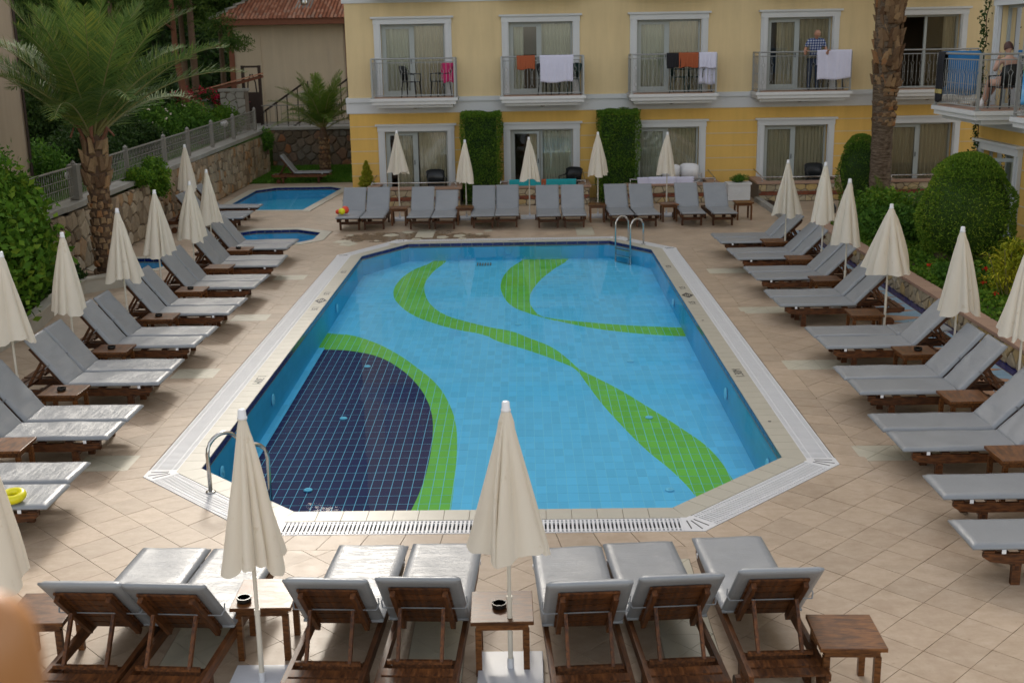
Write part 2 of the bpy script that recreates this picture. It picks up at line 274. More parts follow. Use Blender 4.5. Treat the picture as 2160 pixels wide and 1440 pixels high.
def _check():
    t = NT('checked_shirt').set(0.9, 0, 0.1); oc = t.new('ShaderNodeTexCoord').outputs['Object']; sx = t.new('ShaderNodeSeparateXYZ'); t.link(oc, sx.inputs[0])
    f = lambda s: t.math('GREATER_THAN', t.math('SINE', t.math('MULTIPLY', s, 90.0)), 0.1)
    k = t.math('MULTIPLY', t.math('ADD', f(sx.outputs[0]), f(sx.outputs[2])), 0.5); t.col(t.ramp(k, [(0.0, (0.50, 0.52, 0.58)), (0.5, (0.11, 0.16, 0.35)), (1.0, (0.02, 0.035, 0.12))])); return t.m
M['shirt'] = _check()
M['yellow_rubber'] = plain('yellow_rubber', (0.75, 0.68, 0.01), 0.3, var=0.03); M['red_rubber'] = plain('red_rubber', (0.75, 0.06, 0.02), 0.35, var=0.03); M['pink_rubber'] = plain('pink_rubber', (0.75, 0.03, 0.22), 0.35, var=0.03)
M['greenchair'] = plain('dark_green_plastic', (0.008, 0.03, 0.025), 0.4)
M['lightblue'] = plain('light_blue_mosaic', (0.22, 0.36, 0.48), 0.35, var=0.15, scale=8); M['terra'] = plain('terracotta_mosaic', (0.40, 0.22, 0.13), 0.5, var=0.2)
def _lamp():
    t = NT('warm_lamp'); t.b.inputs['Emission Color'].default_value = (1, 0.7, 0.2, 1); t.b.inputs['Emission Strength'].default_value = 6; t.col((1, 0.8, 0.4)); return t.m
M['lamp'] = _lamp()
M['ink'] = plain('black_print', (0.01, 0.01, 0.015), 0.5)
# ------------------------------------------------------------------ mesh helpers
class MB:
    def __init__(s): s.v = []; s.f = []
    def add(s, vs, fs):
        o = len(s.v); s.v.extend([tuple(v) for v in vs]); s.f.extend([tuple(i+o for i in f) for f in fs]); return s
    def box(s, c, d, rot=None):
        x, y, z = d[0]/2, d[1]/2, d[2]/2; c = Vector(c)
        vs = [Vector(p) for p in ((-x,-y,-z),(x,-y,-z),(x,y,-z),(-x,y,-z),(-x,-y,z),(x,-y,z),(x,y,z),(-x,y,z))]
        if rot: vs = [rot @ v for v in vs]
        return s.add([v+c for v in vs], ((0,3,2,1),(4,5,6,7),(0,1,5,4),(1,2,6,5),(2,3,7,6),(3,0,4,7)))
    def bar(s, a, b, w, h, up=(0, 0, 1)):
        a, b = Vector(a), Vector(b); d = (b-a); L = d.length; d.normalize(); u = Vector(up)
        if abs(d.dot(u)) > 0.95: u = Vector((1, 0, 0))
        sd = d.cross(u).normalized(); u = sd.cross(d)
        return s.box((a+b)/2, (L, w, h), Matrix((d, sd, u)).transposed())
    def tube(s, pts, r, n=8, cap=True):
        pts = [Vector(p) for p in pts]; rs = r if isinstance(r, (list, tuple)) else [r]*len(pts); o = len(s.v); m = len(pts)
        for i, p in enumerate(pts):
            d = (pts[min(i+1, m-1)]-pts[max(i-1, 0)]).normalized(); u = Vector((0, 0, 1)) if abs(d.z) < 0.9 else Vector((1, 0, 0))
            a = d.cross(u).normalized(); b = a.cross(d)
            for k in range(n): s.v.append(tuple(p + (a*math.cos(2*PI*k/n)+b*math.sin(2*PI*k/n))*rs[i]))
        for i in range(m-1):
            for k in range(n): s.f.append((o+i*n+k, o+i*n+(k+1)%n, o+(i+1)*n+(k+1)%n, o+(i+1)*n+k))
        if cap: s.f.append(tuple(o+k for k in range(n))[::-1]); s.f.append(tuple(o+(m-1)*n+k for k in range(n)))
        return s
    def lathe(s, prof, n=16, c=(0, 0, 0)):
        return s.tube([(c[0], c[1], c[2]+z) for r, z in prof], [max(r, 1e-4) for r, z in prof], n)
    def prism(s, poly, z0, z1, inset=0.0):       # polygon in xy raised from z0 to z1
        n = len(poly); cx = sum(p[0] for p in poly)/n; cy = sum(p[1] for p in poly)/n; top = poly
        if inset: top = [(cx+(p[0]-cx)*(1-inset), cy+(p[1]-cy)*(1-inset)) for p in poly]
        vs = [(p[0], p[1], z0) for p in poly]+[(p[0], p[1], z1) for p in top]
        return s.add(vs, [tuple(range(n, 2*n)), tuple(range(n))[::-1]]+[(i, (i+1) % n, n+(i+1) % n, n+i) for i in range(n)])
    def mesh(s, name, mat, smooth=False, bevel=0):
        me = bpy.data.meshes.new(name); me.from_pydata(s.v, [], s.f); me.materials.append(mat)
        if smooth: me.polygons.foreach_set('use_smooth', [True]*len(me.polygons))
        me.update(); return me
    def build(s, name, mat, parent=None, smooth=False, bevel=0, loc=None, xf=None):
        if xf is not None: s.v = [tuple(xf @ Vector(v)) for v in s.v]
        o = bpy.data.objects.new(name, s.mesh(name, mat, smooth)); C.objects.link(o)
        if parent: o.parent = parent
        if loc: o.location = loc
        if bevel:
            b = o.modifiers.new('bevel', 'BEVEL'); b.width = bevel; b.segments = 2; b.limit_method = 'ANGLE'; b.harden_normals = False
        return o
def inst(name, me, parent=None, loc=(0, 0, 0), rot=(0, 0, 0), scale=(1, 1, 1)):
    o = bpy.data.objects.new(name, me); C.objects.link(o)
    if parent: o.parent = parent
    o.location = loc; o.rotation_euler = rot; o.scale = scale; return o
def tag(o, label=None, cat=None, group=None, kind=None):
    if label: o['label'] = label
    if cat: o['category'] = cat
    if group: o['group'] = group
    if kind: o['kind'] = kind
    return o
def empty(name, loc=(0, 0, 0), rz=0.0, label=None, cat=None, group=None):
    o = bpy.data.objects.new(name, None); C.objects.link(o); o.location = loc; o.rotation_euler = (0, 0, rz); o.empty_display_size = 0.1
    return tag(o, label, cat, group)
def kids(o): return [c for c in o.children]
def copy_tree(o, parent=None, deep=0):
    ch = list(o.children); c = o.copy(); C.objects.link(c); c.parent = parent
    for k in ch: copy_tree(k, c)
    return c
def clip(poly, a, b, c):            # keep a*x+b*y <= c
    out = []; n = len(poly)
    for i in range(n):
        p, q = poly[i], poly[(i+1) % n]; dp = a*p[0]+b*p[1]-c; dq = a*q[0]+b*q[1]-c
        if dp <= 0: out.append(p)
        if (dp < 0 < dq) or (dq < 0 < dp):
            t = dp/(dp-dq); out.append((p[0]+(q[0]-p[0])*t, p[1]+(q[1]-p[1])*t))
    return out
def area(p): return abs(sum(p[i][0]*p[(i+1) % len(p)][1]-p[(i+1) % len(p)][0]*p[i][1] for i in range(len(p))))/2 if len(p) > 2 else 0
def edges(conv):                    # outward half planes of a convex counter-clockwise polygon
    out = []
    for i in range(len(conv)):
        p, q = conv[i], conv[(i+1) % len(conv)]; dx, dy = q[0]-p[0], q[1]-p[1]; L = math.hypot(dx, dy); a, b = dy/L, -dx/L
        out.append((a, b, a*p[0]+b*p[1]))
    return out
def subtract(polys, conv):
    E = edges(conv); res = []
    for p in polys:
        if all(min(a*x+b*y-c for x, y in p) < 1e-6 for a, b, c in E) is False: res.append(p); continue
        cur = p
        for a, b, c in E:
            o = clip(cur, -a, -b, -c)
            if area(o) > 1e-4: res.append(o)
            cur = clip(cur, a, b, c)
            if area(cur) < 1e-5: break
    return res
def offset(conv, d):
    E = [(a, b, c+d) for a, b, c in edges(conv)]; n = len(E); out = []
    for i in range(n):
        a1, b1, c1 = E[i-1]; a2, b2, c2 = E[i]; det = a1*b2-a2*b1; out.append(((c1*b2-c2*b1)/det, (a1*c2-a2*c1)/det))
    return out
def voronoi(w, h, s, rng, aspect=1.0):
    nx, ny = max(1, round(w/(s*aspect))), max(1, round(h/s)); dx, dy = w/nx, h/ny; P = {}
    for i in range(-2, nx+2):
        for j in range(-2, ny+2): P[i, j] = ((i+0.5+rng.uniform(-.42, .42)+0.25*(j % 2))*dx, (j+0.5+rng.uniform(-.40, .40))*dy)
    out = []
    for i in range(-1, nx+1):
        for j in range(-1, ny+1):
            p = P[i, j]; poly = [(0, 0), (w, 0), (w, h), (0, h)]
            for a in range(-2, 3):
                for b in range(-2, 3):
                    q = P.get((i+a, j+b))
                    if q is None or (a == 0 and b == 0): continue
                    A, B = q[0]-p[0], q[1]-p[1]; poly = clip(poly, A, B, (q[0]**2+q[1]**2-p[0]**2-p[1]**2)/2)
                    if len(poly) < 3: break
                if len(poly) < 3: break
            if area(poly) > s*s*0.12: out.append(poly)
    return out
def shrink(p, g):
    n = len(p); cx = sum(q[0] for q in p)/n; cy = sum(q[1] for q in p)/n; r = math.sqrt(area(p)/PI); k = max(0.5, 1-g/max(r, 1e-3))
    return [(cx+(q[0]-cx)*k, cy+(q[1]-cy)*k) for q in p]
def stones(parent, w, h, size, mat, xf, rng, depth=0.05, gap=0.012, cap=300, aspect=1.0, name='stone', key=None, rag=None):
    cells = voronoi(w, h, size, rng, aspect)
    if rag: cells = [c for c in cells if sum(q[1] for q in c)/len(c) < rag(sum(q[0] for q in c)/len(c))]
    if key: cells.sort(key=key)
    rest = MB()
    for i, c in enumerate(cells):
        c = shrink(c, gap); b = MB() if i < cap else rest; d = depth*rng.uniform(0.6, 1.1)
        n = len(c); cx = sum(q[0] for q in c)/n; cy = sum(q[1] for q in c)/n
        b.prism(c, -0.02, d*0.6); top = [(cx+(q[0]-cx)*0.82, cy+(q[1]-cy)*0.82) for q in c]
        b.f.pop(-n-2); o = len(b.v)-n
        b.add([(q[0], q[1], d) for q in top], [tuple(range(n))]); t = len(b.v)-n
        for k in range(n): b.f.append((o+k, o+(k+1) % n, t+(k+1) % n, t+k))
        if i < cap: b.build(name, mat, parent, xf=xf)
    if rest.v: tag(rest.build(name+'work', mat, parent, xf=xf), kind='stuff')
def wallxf(o, xdir, n):             # local x along the wall, y up, z out of the wall
    x = Vector(xdir).normalized(); n = Vector(n).normalized(); y = Vector((0, 0, 1))
    m = Matrix((x, y, n)).transposed().to_4x4(); m.translation = Vector(o); return m
# ------------------------------------------------------------------ pools and deck
POOL = [(-2.35,10.90),(1.43,10.88),(2.82,12.29),(2.82,25.83),(1.97,27.14),(-2.73,27.13),(-3.62,25.56),(-3.62,12.18)]
SM1 = [(-6.34,33.30),(-5.98,38.35),(-6.42,38.9),(-8.25,38.9),(-8.75,38.2),(-8.75,34.6),(-7.76,33.40)]
SM2 = [(-5.44,27.5),(-5.12,27.95),(-5.12,29.05),(-5.80,29.62),(-6.85,29.60),(-7.45,29.0),(-7.45,27.9),(-6.9,27.5)]
SM3 = [(-7.95,24.25),(-7.78,24.6),(-7.78,25.35),(-8.1,25.7),(-8.9,25.7),(-9.2,25.35),(-9.2,24.6),(-8.9,24.25)]
OUT = offset(POOL, 0.575); COPE = offset(POOL, 0.25)
def floor_z(y): return -.72+(y-11)*(.30/16)
def slab(name, polys, z0, z1, mat, parent=None, kind='structure'):
    b = MB()
    for p in polys: b.prism(p, z0, z1)
    o = b.build(name, mat, parent)
    if not parent: tag(o, kind=kind)
    return o
DX0, DX1, DY0, DY1 = -9.45, 13.0, 2.0, 40.2
cells = [[(x, y), (x+4, y), (x+4, y+4), (x, y+4)] for x in range(-10, 14, 4) for y in range(2, 42, 4)]
cells = [clip(clip(clip(clip(c, 1, 0, DX1), -1, 0, -DX0), 0, 1, DY1), 0, -1, -DY0) for c in cells]
cells = [c for c in cells if area(c) > 1e-3]
holes = cells
for h in (OUT, offset(SM1, 0.02), offset(SM2, 0.02), offset(SM3, 0.02)): holes = subtract(holes, h)
deck = slab('pool_deck', holes, -0.08, -0.012, M['grout'])
g = MB(); q = 230
for x0, y0, x1, y1 in ((-q, -q, DX0, q), (DX1, -q, q, q), (DX0, -q, DX1, DY0), (DX0, DY1, DX1, q)): g.add([(x0, y0, -0.06), (x1, y0, -0.06), (x1, y1, -0.06), (x0, y1, -0.06)], [(0, 1, 2, 3)])
tag(g.build('ground', M['earth']), kind='structure')
# diagonal deck tiles
rng = random.Random(4)
MOD = 0.367; u1 = (math.sqrt(.5), math.sqrt(.5)); u2 = (-math.sqrt(.5), math.sqrt(.5)); O0 = (2.71, 9.32)
CREAM = []
for y in (12.4, 16.1, 19.63, 23.2): CREAM += [(4.15, y, 0.95, 0.5), (-4.75, y, 0.62, 0.5)]
for x in (-2.45, 1.48): CREAM.append((x, 28.6, 0.44, 1.3))
for x in (-0.72, 1.22, -2.6): CREAM.append((x, 8.95-0.4, 0.42, 2.3))
CREAM += [(-5.6, 9.6, 0.5, 0.5)]
crect = [[(x-w/2, y-h/2), (x+w/2, y-h/2), (x+w/2, y+h/2), (x-w/2, y+h/2)] for x, y, w, h in CREAM]
BORD = offset(POOL, 0.575+0.34)
whole, part = [], []
sq0 = MB(); hh = MOD/2-0.0021
sq0.prism([(-hh, -hh), (hh, -hh), (hh, hh), (-hh, hh)], -0.010, 0.0, 0.004); sqm = sq0.mesh('deck_tile', M['deck'])
PATIO_Y = 33.45
def inbox(p, x0, x1, y0, y1): return x0 <= p[0] <= x1 and y0 <= p[1] <= y1
for i in range(-60, 75):
    for j in range(-75, 75):
        cx = O0[0]+(i+.5)*MOD*u1[0]+(j+.5)*MOD*u2[0]; cy = O0[1]+(i+.5)*MOD*u1[1]+(j+.5)*MOD*u2[1]
        if not (DX0 < cx < 9.6 and 2.2 < cy < 40.2): continue
        if cx > 6.3 and cy < 27.9: continue
        if cx > -5.1 and cy > 34.9: continue
        P = [(cx+(a*u1[0]+b*u2[0])*hh, cy+(a*u1[1]+b*u2[1])*hh) for a, b in ((-1, -1), (1, -1), (1, 1), (-1, 1))]
        ps = [P]
        for h in [BORD, offset(SM1, 0.3), offset(SM2, 0.3), offset(SM3, 0.22)]+[offset(c, 0.004) for c in crect]:
            if ps: ps = subtract(ps, h)
        if len(ps) == 1 and abs(area(ps[0])-area(P)) < 1e-6: whole.append((cx, cy))
        else: part += ps
# straight border tiles round the overflow channel
for k in range(len(POOL)):
    e = edges(POOL)[k]; a, b = OUT[k], OUT[(k+1) % 8]; a2, b2 = BORD[k], BORD[(k+1) % 8]; L = math.dist(a, b); n = max(1, round(L/0.36))
    for m in range(n):
        t0, t1 = m/n, (m+1)/n; g_ = 0.003/L*1.2
        lp = lambda p, r, t: (p[0]+(r[0]-p[0])*t, p[1]+(r[1]-p[1])*t)
        qd = [lp(a, b, t0+g_), lp(a, b, t1-g_), lp(a2, b2, t1-g_), lp(a2, b2, t0+g_)]
        nx, ny = e[0]*0.004, e[1]*0.004
        part.append([(qd[0][0]+nx, qd[0][1]+ny), (qd[1][0]+nx, qd[1][1]+ny), (qd[2][0]-nx, qd[2][1]-ny), (qd[3][0]-nx, qd[3][1]-ny)])
def seen(c, lim):      # inside the view wedge and near enough
    x, y = c; return y < lim and y > 6.6 and abs(x) < 0.45*y+0.3
whole.sort(key=lambda c: (not seen(c, 99), math.hypot(c[0], c[1])))
n_ind = 0; rest = MB()
for c in whole:
    if n_ind < 230 and seen(c, 99):
        inst('tile', sqm, deck, (c[0], c[1], rng.uniform(-.0008, .0008)), (rng.uniform(-.003, .003), rng.uniform(-.003, .003), R(45)+rng.uniform(-.004, .004))); n_ind += 1
    else: rest.prism([(c[0]+(a*u1[0]+b*u2[0])*hh, c[1]+(a*u1[1]+b*u2[1])*hh) for a, b in ((-1, -1), (1, -1), (1, 1), (-1, 1))], -0.010, rng.uniform(-.001, .001), 0.004)
part.sort(key=lambda p: (not seen(p[0], 99), math.hypot(*p[0])))
for i, p in enumerate(part):
    if i < 60 and area(p) > 0.01: MB().prism(p, -0.010, rng.uniform(-.001, .001)).build('tile', M['deck'], deck)
    elif area(p) > 3e-4: rest.prism(p, -0.010, rng.uniform(-.001, .001))
tag(rest.build('paving', M['deck'], deck), kind='stuff')
for x, y, w, h in CREAM:      # cream inlays, each cut in triangles
    r_ = crect[CREAM.index((x, y, w, h))]; s = min(w, h); n = max(1, round(max(w, h)/s))
    for k in range(n):
        if w > h: x0, x1, y0, y1 = x-w/2+k*w/n, x-w/2+(k+1)*w/n, y-h/2, y+h/2
        else: x0, x1, y0, y1 = x-w/2, x+w/2, y-h/2+k*h/n, y-h/2+(k+1)*h/n
        c = ((x0+x1)/2, (y0+y1)/2); qs = [(x0, y0), (x1, y0), (x1, y1), (x0, y1)]
        for m in range(4): MB().prism(shrink([qs[m], qs[(m+1) % 4], c], 0.003), -0.010, 0.0004).build('inlay_tile', M['cream_tile'], deck)
# crazy paving pieces in the wet patch
for (x, y, s) in ((-4.35, 27.55, .22), (-4.15, 27.2, .25), (-3.3, 28.4, .2), (-2.6, 27.75, .16), (-2.0, 28.0, .2), (-1.6, 28.2, .2), (-3.1, 27.1, .12), (-3.55, 27.6, .08), (-1.5, 27.75, .13), (-2.9, 28.9, .18), (-4.3, 28.5, .12), (-1.1, 28.4, .12), (-0.9, 28.9, .14)):
    n = rng.randint(5, 7); MB().prism([(x+s*rng.uniform(.7, 1.1)*math.cos(2*PI*k/n), y+s*1.3*rng.uniform(.6, 1.1)*math.sin(2*PI*k/n)) for k in range(n)], -0.005, 0.006).build('flagstone', M['cream_tile'], deck)
# pool shell
pf = slab('pool_floor', [], 0, 0, M['pgrout']) if False else None
b = MB(); vs = [(x, y, floor_z(y)-0.0025) for x, y in offset(POOL, 0.05)]; b.add(vs, [tuple(range(8))]); pf = tag(b.build('pool_floor', M['pgrout']), kind='structure')
tx, ty = 0.125, 0.25; n_ind = 0; rest = MB()
slope = math.atan(.30/16)
for j in range(int((27.4-10.8)/ty)+1):
    y = 12.02-5*ty+j*ty
    for i in range(53):
        x = -3.66+i*tx
        P = [(x+.004, y+.0065), (x+tx-.004, y+.0065), (x+tx-.004, y+ty-.0065), (x+.004, y+ty-.0065)]; Q = P
        for a, bb, c in edges(POOL):
            if Q: Q = clip(Q, a, bb, c)
        if area(Q) < 5e-4: continue
        n = len(Q); vv = [(q[0], q[1], floor_z(q[1])) for q in Q]+[(q[0], q[1], floor_z(q[1])-.0035) for q in Q]
        ff = [tuple(range(n))]+[(k, k+n, (k+1) % n+n, (k+1) % n) for k in range(n)]
        if n_ind < 300 and y > 12.15 and -3.6 < x < 2.6: MB().add(vv, ff).build('tile', M['ptile'], pf); n_ind += 1
        else: rest.add(vv, ff)
tag(rest.build('mosaic', M['ptile'], pf), kind='stuff')
def sunk(poly, z0, wallm, name, top=-0.005, tilez=True, cw=0.25, tile=0.25, label=None):
    pw = MB(); E_ = edges(poly); n = len(poly)
    for k in range(n):
        p, q = poly[k], poly[(k+1) % n]; zp = z0(p[1]) if callable(z0) else z0; zq = z0(q[1]) if callable(z0) else z0
        o = E_[k]; th = 0.06
        pw.add([(p[0], p[1], zp-.02), (q[0], q[1], zq-.02), (q[0], q[1], top-.1), (p[0], p[1], top-.1),
                (p[0]+o[0]*th, p[1]+o[1]*th, zp-.02), (q[0]+o[0]*th, q[1]+o[1]*th, zq-.02), (q[0]+o[0]*th, q[1]+o[1]*th, top-.1), (p[0]+o[0]*th, p[1]+o[1]*th, top-.1)],
               [(0, 1, 2, 3), (4, 7, 6, 5), (3, 2, 6, 7)])
    w = tag(pw.build(name+'_wall', wallm), kind='structure')
    for k in range(n):      # waterline tiles
        p, q = poly[k], poly[(k+1) % n]; L = math.dist(p, q); m = max(1, round(L/tile)); ang = math.atan2(q[1]-p[1], q[0]-p[0])
        me = MB().box((0, 0, 0), (L/m-.008, 0.03, 0.075)).mesh('waterline_tile', M['bluetile'])
        for i in range(m):
            t = (i+.5)/m; inst('waterline_tile', me, w, (p[0]+(q[0]-p[0])*t+E_[k][0]*.012, p[1]+(q[1]-p[1])*t+E_[k][1]*.012, top-0.040), (0, 0, ang))
    c0 = MB().prism(offset(poly, 0.0)[:0] or [(0, 0), (0.001, 0), (0, 0.001)], -0.02, -0.019)
    return w
pw = sunk(POOL, floor_z, M['pwall'], 'pool')
# wall tiles of the pool
wt = MB(); E_ = edges(POOL)
for k in range(8):
    p, q = POOL[k], POOL[(k+1) % 8]; L = math.dist(p, q); m = max(1, round(L/.25))
    for i in range(m):
        for r_ in range(6):
            z1 = -0.115-r_*.125; t0, t1 = (i+.012)/m, (i+.988)/m; z0_ = z1-.119
            if z0_ < floor_z((p[1]+q[1])/2 if k not in (3, 7, 2) else p[1]+(q[1]-p[1])*(i+.5)/m)-.06: continue
            A = (p[0]+(q[0]-p[0])*t0, p[1]+(q[1]-p[1])*t0); B = (p[0]+(q[0]-p[0])*t1, p[1]+(q[1]-p[1])*t1); o = (E_[k][0]*.006, E_[k][1]*.006)
            I = [(A[0]-o[0], A[1]-o[1]), (B[0]-o[0], B[1]-o[1])]
            wt.add([(I[0][0], I[0][1], z0_), (I[1][0], I[1][1], z0_), (I[1][0], I[1][1], z1), (I[0][0], I[0][1], z1)], [(0, 1, 2, 3)])
tag(wt.build('wall_mosaic', M['pwall'], pw), kind='stuff')
def water(name, poly, mat, z=-0.035): b = MB(); b.add([(x, y, z) for x, y in offset(poly, 0.0)], [tuple(range(len(poly)))]); return tag(b.build(name, mat), kind='structure')
water('pool_water', POOL, M['water'])
# coping
def coping(name, poly, w, mat, tl=0.25, top=0.006):
    base = MB(); E_ = edges(poly); O2 = offset(poly, w); n = len(poly)
    for k in range(n): a, b_, c, d = poly[k], poly[(k+1) % n], O2[(k+1) % n], O2[k]; base.prism([a, b_, c, d], -0.10, -0.006)
    root = tag(base.build(name, M['grout'] if mat is not M['cream_tile'] else M['grout']), kind='structure')
    for k in range(n):
        a, b_, c, d = poly[k], poly[(k+1) % n], O2[(k+1) % n], O2[k]; L = math.dist(a, b_); m = max(1, round(L/tl)); g_ = .003/L
        me = None
        for i in range(m):
            t0, t1 = i/m+g_, (i+1)/m-g_; lp = lambda p, r, t: (p[0]+(r[0]-p[0])*t, p[1]+(r[1]-p[1])*t)
            # mitred at the ends, square in between
            dirx, diry = (b_[0]-a[0])/L, (b_[1]-a[1])/L
            i0, i1 = lp(a, b_, t0), lp(a, b_, t1); o0 = (i0[0]+E_[k][0]*w, i0[1]+E_[k][1]*w); o1 = (i1[0]+E_[k][0]*w, i1[1]+E_[k][1]*w)
            if i == 0: o0 = d
            if i == m-1: o1 = c
            MB().prism([i0, i1, o1, o0][::1], -0.05, top).build('coping_tile', mat, root)
    return root
cop = coping('pool_coping', POOL, 0.25, M['coping'])
# overflow channel and grating
gr = MB(); E_ = edges(POOL)
for k in range(8):
    a, b_, c, d = COPE[k], COPE[(k+1) % 8], OUT[(k+1) % 8], OUT[k]; gr.prism([a, b_, c, d], -0.10, -0.045)
grt = tag(gr.build('overflow_channel', M['channel']), kind='structure')
sl = MB()
for k in range(8):
    a, b_ = COPE[k], COPE[(k+1) % 8]; L = math.dist(a, b_); ux, uy = (b_[0]-a[0])/L, (b_[1]-a[1])/L; nx, ny = E_[k][0], E_[k][1]; ang = math.atan2(uy, ux)
    rot = Matrix.Rotation(ang, 3, 'Z'); m = int((L-0.10)/0.040)
    for i in range(m):
        s = 0.05+i*(L-0.10)/m+0.02; c = (a[0]+ux*s+nx*.16, a[1]+uy*s+ny*.16, -0.008); sl.box(c, (0.021, 0.30, 0.022), rot)
    for off in (0.012, 0.07, 0.25, 0.308): c = (a[0]+ux*L/2+nx*off, a[1]+uy*L/2+ny*off, -0.010); sl.box(c, (L-0.06, 0.016, 0.022), rot)
tag(sl.build('grating', M['grating'], grt), kind='stuff')
for k in range(8):      # corner plates with radial slots
    a, o = COPE[k], OUT[k]; e0, e1 = E_[k-1], E_[k]
    p = COPE[k-1]; L = math.dist(p, a); d0 = ((a[0]-p[0])/L, (a[1]-p[1])/L); nn = COPE[(k+1) % 8]; L = math.dist(nn, a); d1 = ((nn[0]-a[0])/L, (nn[1]-a[1])/L)
    s = 0.06; A = (a[0]-d0[0]*s, a[1]-d0[1]*s); B = (a[0]+d1[0]*s, a[1]+d1[1]*s)
    A2 = (A[0]+e0[0]*.322, A[1]+e0[1]*.322); B2 = (B[0]+e1[0]*.322, B[1]+e1[1]*.322)
    MB().prism([A, a, B, B2, o, A2], -0.03, 0.006).build('corner_plate', M['grating'], grt)
    for t in (.2, .5, .8):
        P0 = Vector(a).lerp(Vector(A if t < .5 else B), abs(t-.5)); P1 = Vector(A2).lerp(Vector(o), t*2) if t < .5 else Vector(o).lerp(Vector(B2), t*2-1)
        q0 = P0.lerp(P1, .25); q1 = P0.lerp(P1, .85); MB().bar((q0.x, q0.y, .0075), (q1.x, q1.y, .0075), .012, .003).build('slot', M['channel'], grt)
# printed depth marks and signs on the coping
def letters(txt, x, y, ang, size, parent, mat=None):
    cu = bpy.data.curves.new('depth_mark', 'FONT'); cu.body = txt; cu.size = size; cu.align_x = 'CENTER'; cu.align_y = 'CENTER'; cu.extrude = 0.0006
    cu.materials.append(mat or M['ink']); o = bpy.data.objects.new('depth_mark', cu); C.objects.link(o); o.location = (x, y, 0.0075); o.rotation_euler = (0, 0, R(ang)); o.parent = parent; return o
for x, a in ((-3.75, -90), (2.95, 90)):
    letters('1.30M', x, 15.7, a, 0.17, cop); letters('1.25', x, 21.55, a, 0.15, cop); letters('1.25', x, 20.25, a, 0.15, cop); letters('1.20', x, 23.7, a, 0.15, cop)
    MB().prism([(x-.11, 20.9), (x, 20.68), (x+.11, 20.9), (x, 21.12)], 0.006, 0.0078).build('diamond_sign', M['ink'], cop)
    for q in ((-.035, 0), (0, 0), (.035, 0)): MB().prism([(x+q[0]-.008, 20.82), (x+q[0]+.008, 20.82), (x+q[0]+.008, 20.98), (x+q[0]-.008, 20.98)], 0.0078, 0.0086).build('sign_mark', M['coping'], cop)
letters('1.20M', -0.2, 27.26, 180, 0.15, cop)
for x, y in ((-3.73, 13.1), (2.94, 13.55), (2.93, 18.9)): MB().lathe([(0.022, 0.006), (0.022, 0.008)], 12, (x, y, 0)).build('drain_hole', M['channel'], cop)
# fittings under water
def fitting(x, y, z, r, n=(0, 0, 1), name='floor_inlet'):
    o = MB().lathe([(r, 0), (r, .012), (r*.8, .02), (r*.78, .014), (r*.4, .014), (r*.4, .022), (0.001, .022)], 16).build(name, M['pgrout'], pf, smooth=True)
    o.rotation_euler = Vector(n).to_track_quat('Z', 'Y').to_euler(); o.location = (x, y, z)
for x, y in ((-2.62, 15.84), (-2.61, 18.43), (-2.66, 13.21), (1.71, 15.7), (1.68, 13.07), (1.7, 18.5), (-0.15, 21.0)): fitting(x, y, floor_z(y)+.002, .055)
for y in (15.8, 21.7, 12.9): fitting(-3.60, y, -.32, .085, (1, 0, 0), 'wall_inlet'); fitting(2.80, y, -.32, .085, (-1, 0, 0), 'wall_inlet')
b = MB(); [b.box((-0.94+dx, 26.6, floor_z(26.6)+.012), (.03, .28, .02)) for dx in (-.16, -.1, -.04, .02, .08, .14)]; b.build('drain_grate', M['fence'], pf)
MB().lathe([(0.08, 0), (0.08, .01), (.06, .015), (.02, .015)], 20).build('wall_lamp', M['pwall'], pf, smooth=True).matrix_world = Matrix.Translation((-0.4, 27.10, -.22)) @ Matrix.Rotation(R(90), 4, 'X')
# small pools
for nm, P, fl in (('wading_pool', SM1, -0.38), ('splash_pool', SM2, -0.32), ('jacuzzi', SM3, -0.35)):
    b = MB(); b.add([(x, y, fl) for x, y in offset(P, .04)], [tuple(range(len(P)))]); o = tag(b.build(nm+'_floor', M['pwall']), kind='structure')
    sunk(P, fl, M['pwall'], nm, tile=0.2); water(nm+'_water', P, M['water']); coping(nm+'_coping', P, 0.26 if nm != 'jacuzzi' else .2, M['coping'], 0.3)
# kerbed bed on the left, channel of mosaic on the right
KP = [(-8.25, 6.0), (-8.22, 19.1), (-8.45, 20.6), (-8.5, 21.9), (-7.95, 22.55), (-7.35, 22.75)]
kb = empty('planting_bed_kerb', (-8.3, 18, 0), label='low cream rendered kerb round the planting bed behind the left loungers', cat='kerb'); K0 = Vector((-8.3, 18, 0))
for i in range(len(KP)-1):
    a, b_ = Vector((*KP[i], .13))-K0, Vector((*KP[i+1], .13))-K0; MB().bar(a, b_, 0.13, 0.26).build('kerb_section', M['kerb'], kb)
    MB().bar(a+Vector((0, 0, .145)), b_+Vector((0, 0, .145)), 0.20, 0.035).build('kerb_top', M['kerb'], kb)
b = MB(); b.prism([(-9.45, 6), (-8.3, 6), (-8.3, 19.1), (-8.5, 20.6), (-8.55, 21.9), (-8.0, 22.5), (-8.2, 23.4), (-9.45, 23.4)], -0.005, 0.12); tag(b.build('planting_bed_soil', M['earth']), kind='structure')
ch = empty('mosaic_channel', (6.4, 18, 0)); ch['kind'] = 'structure'
b = MB(); b.box((-0.02, 0, -.004), (1.0, 20.2, .008)); cb = tag(b.build('channel_bed', M['grout'], ch))
for i in range(76):
    y = -10+i*.265
    for k in range(2): MB().box((.28+k*.125, y+.13, .004), (.118, .257, .012)).build('border_tile', M['bluetile'], ch) if i % 1 == 0 and (18+y) > 11 else None
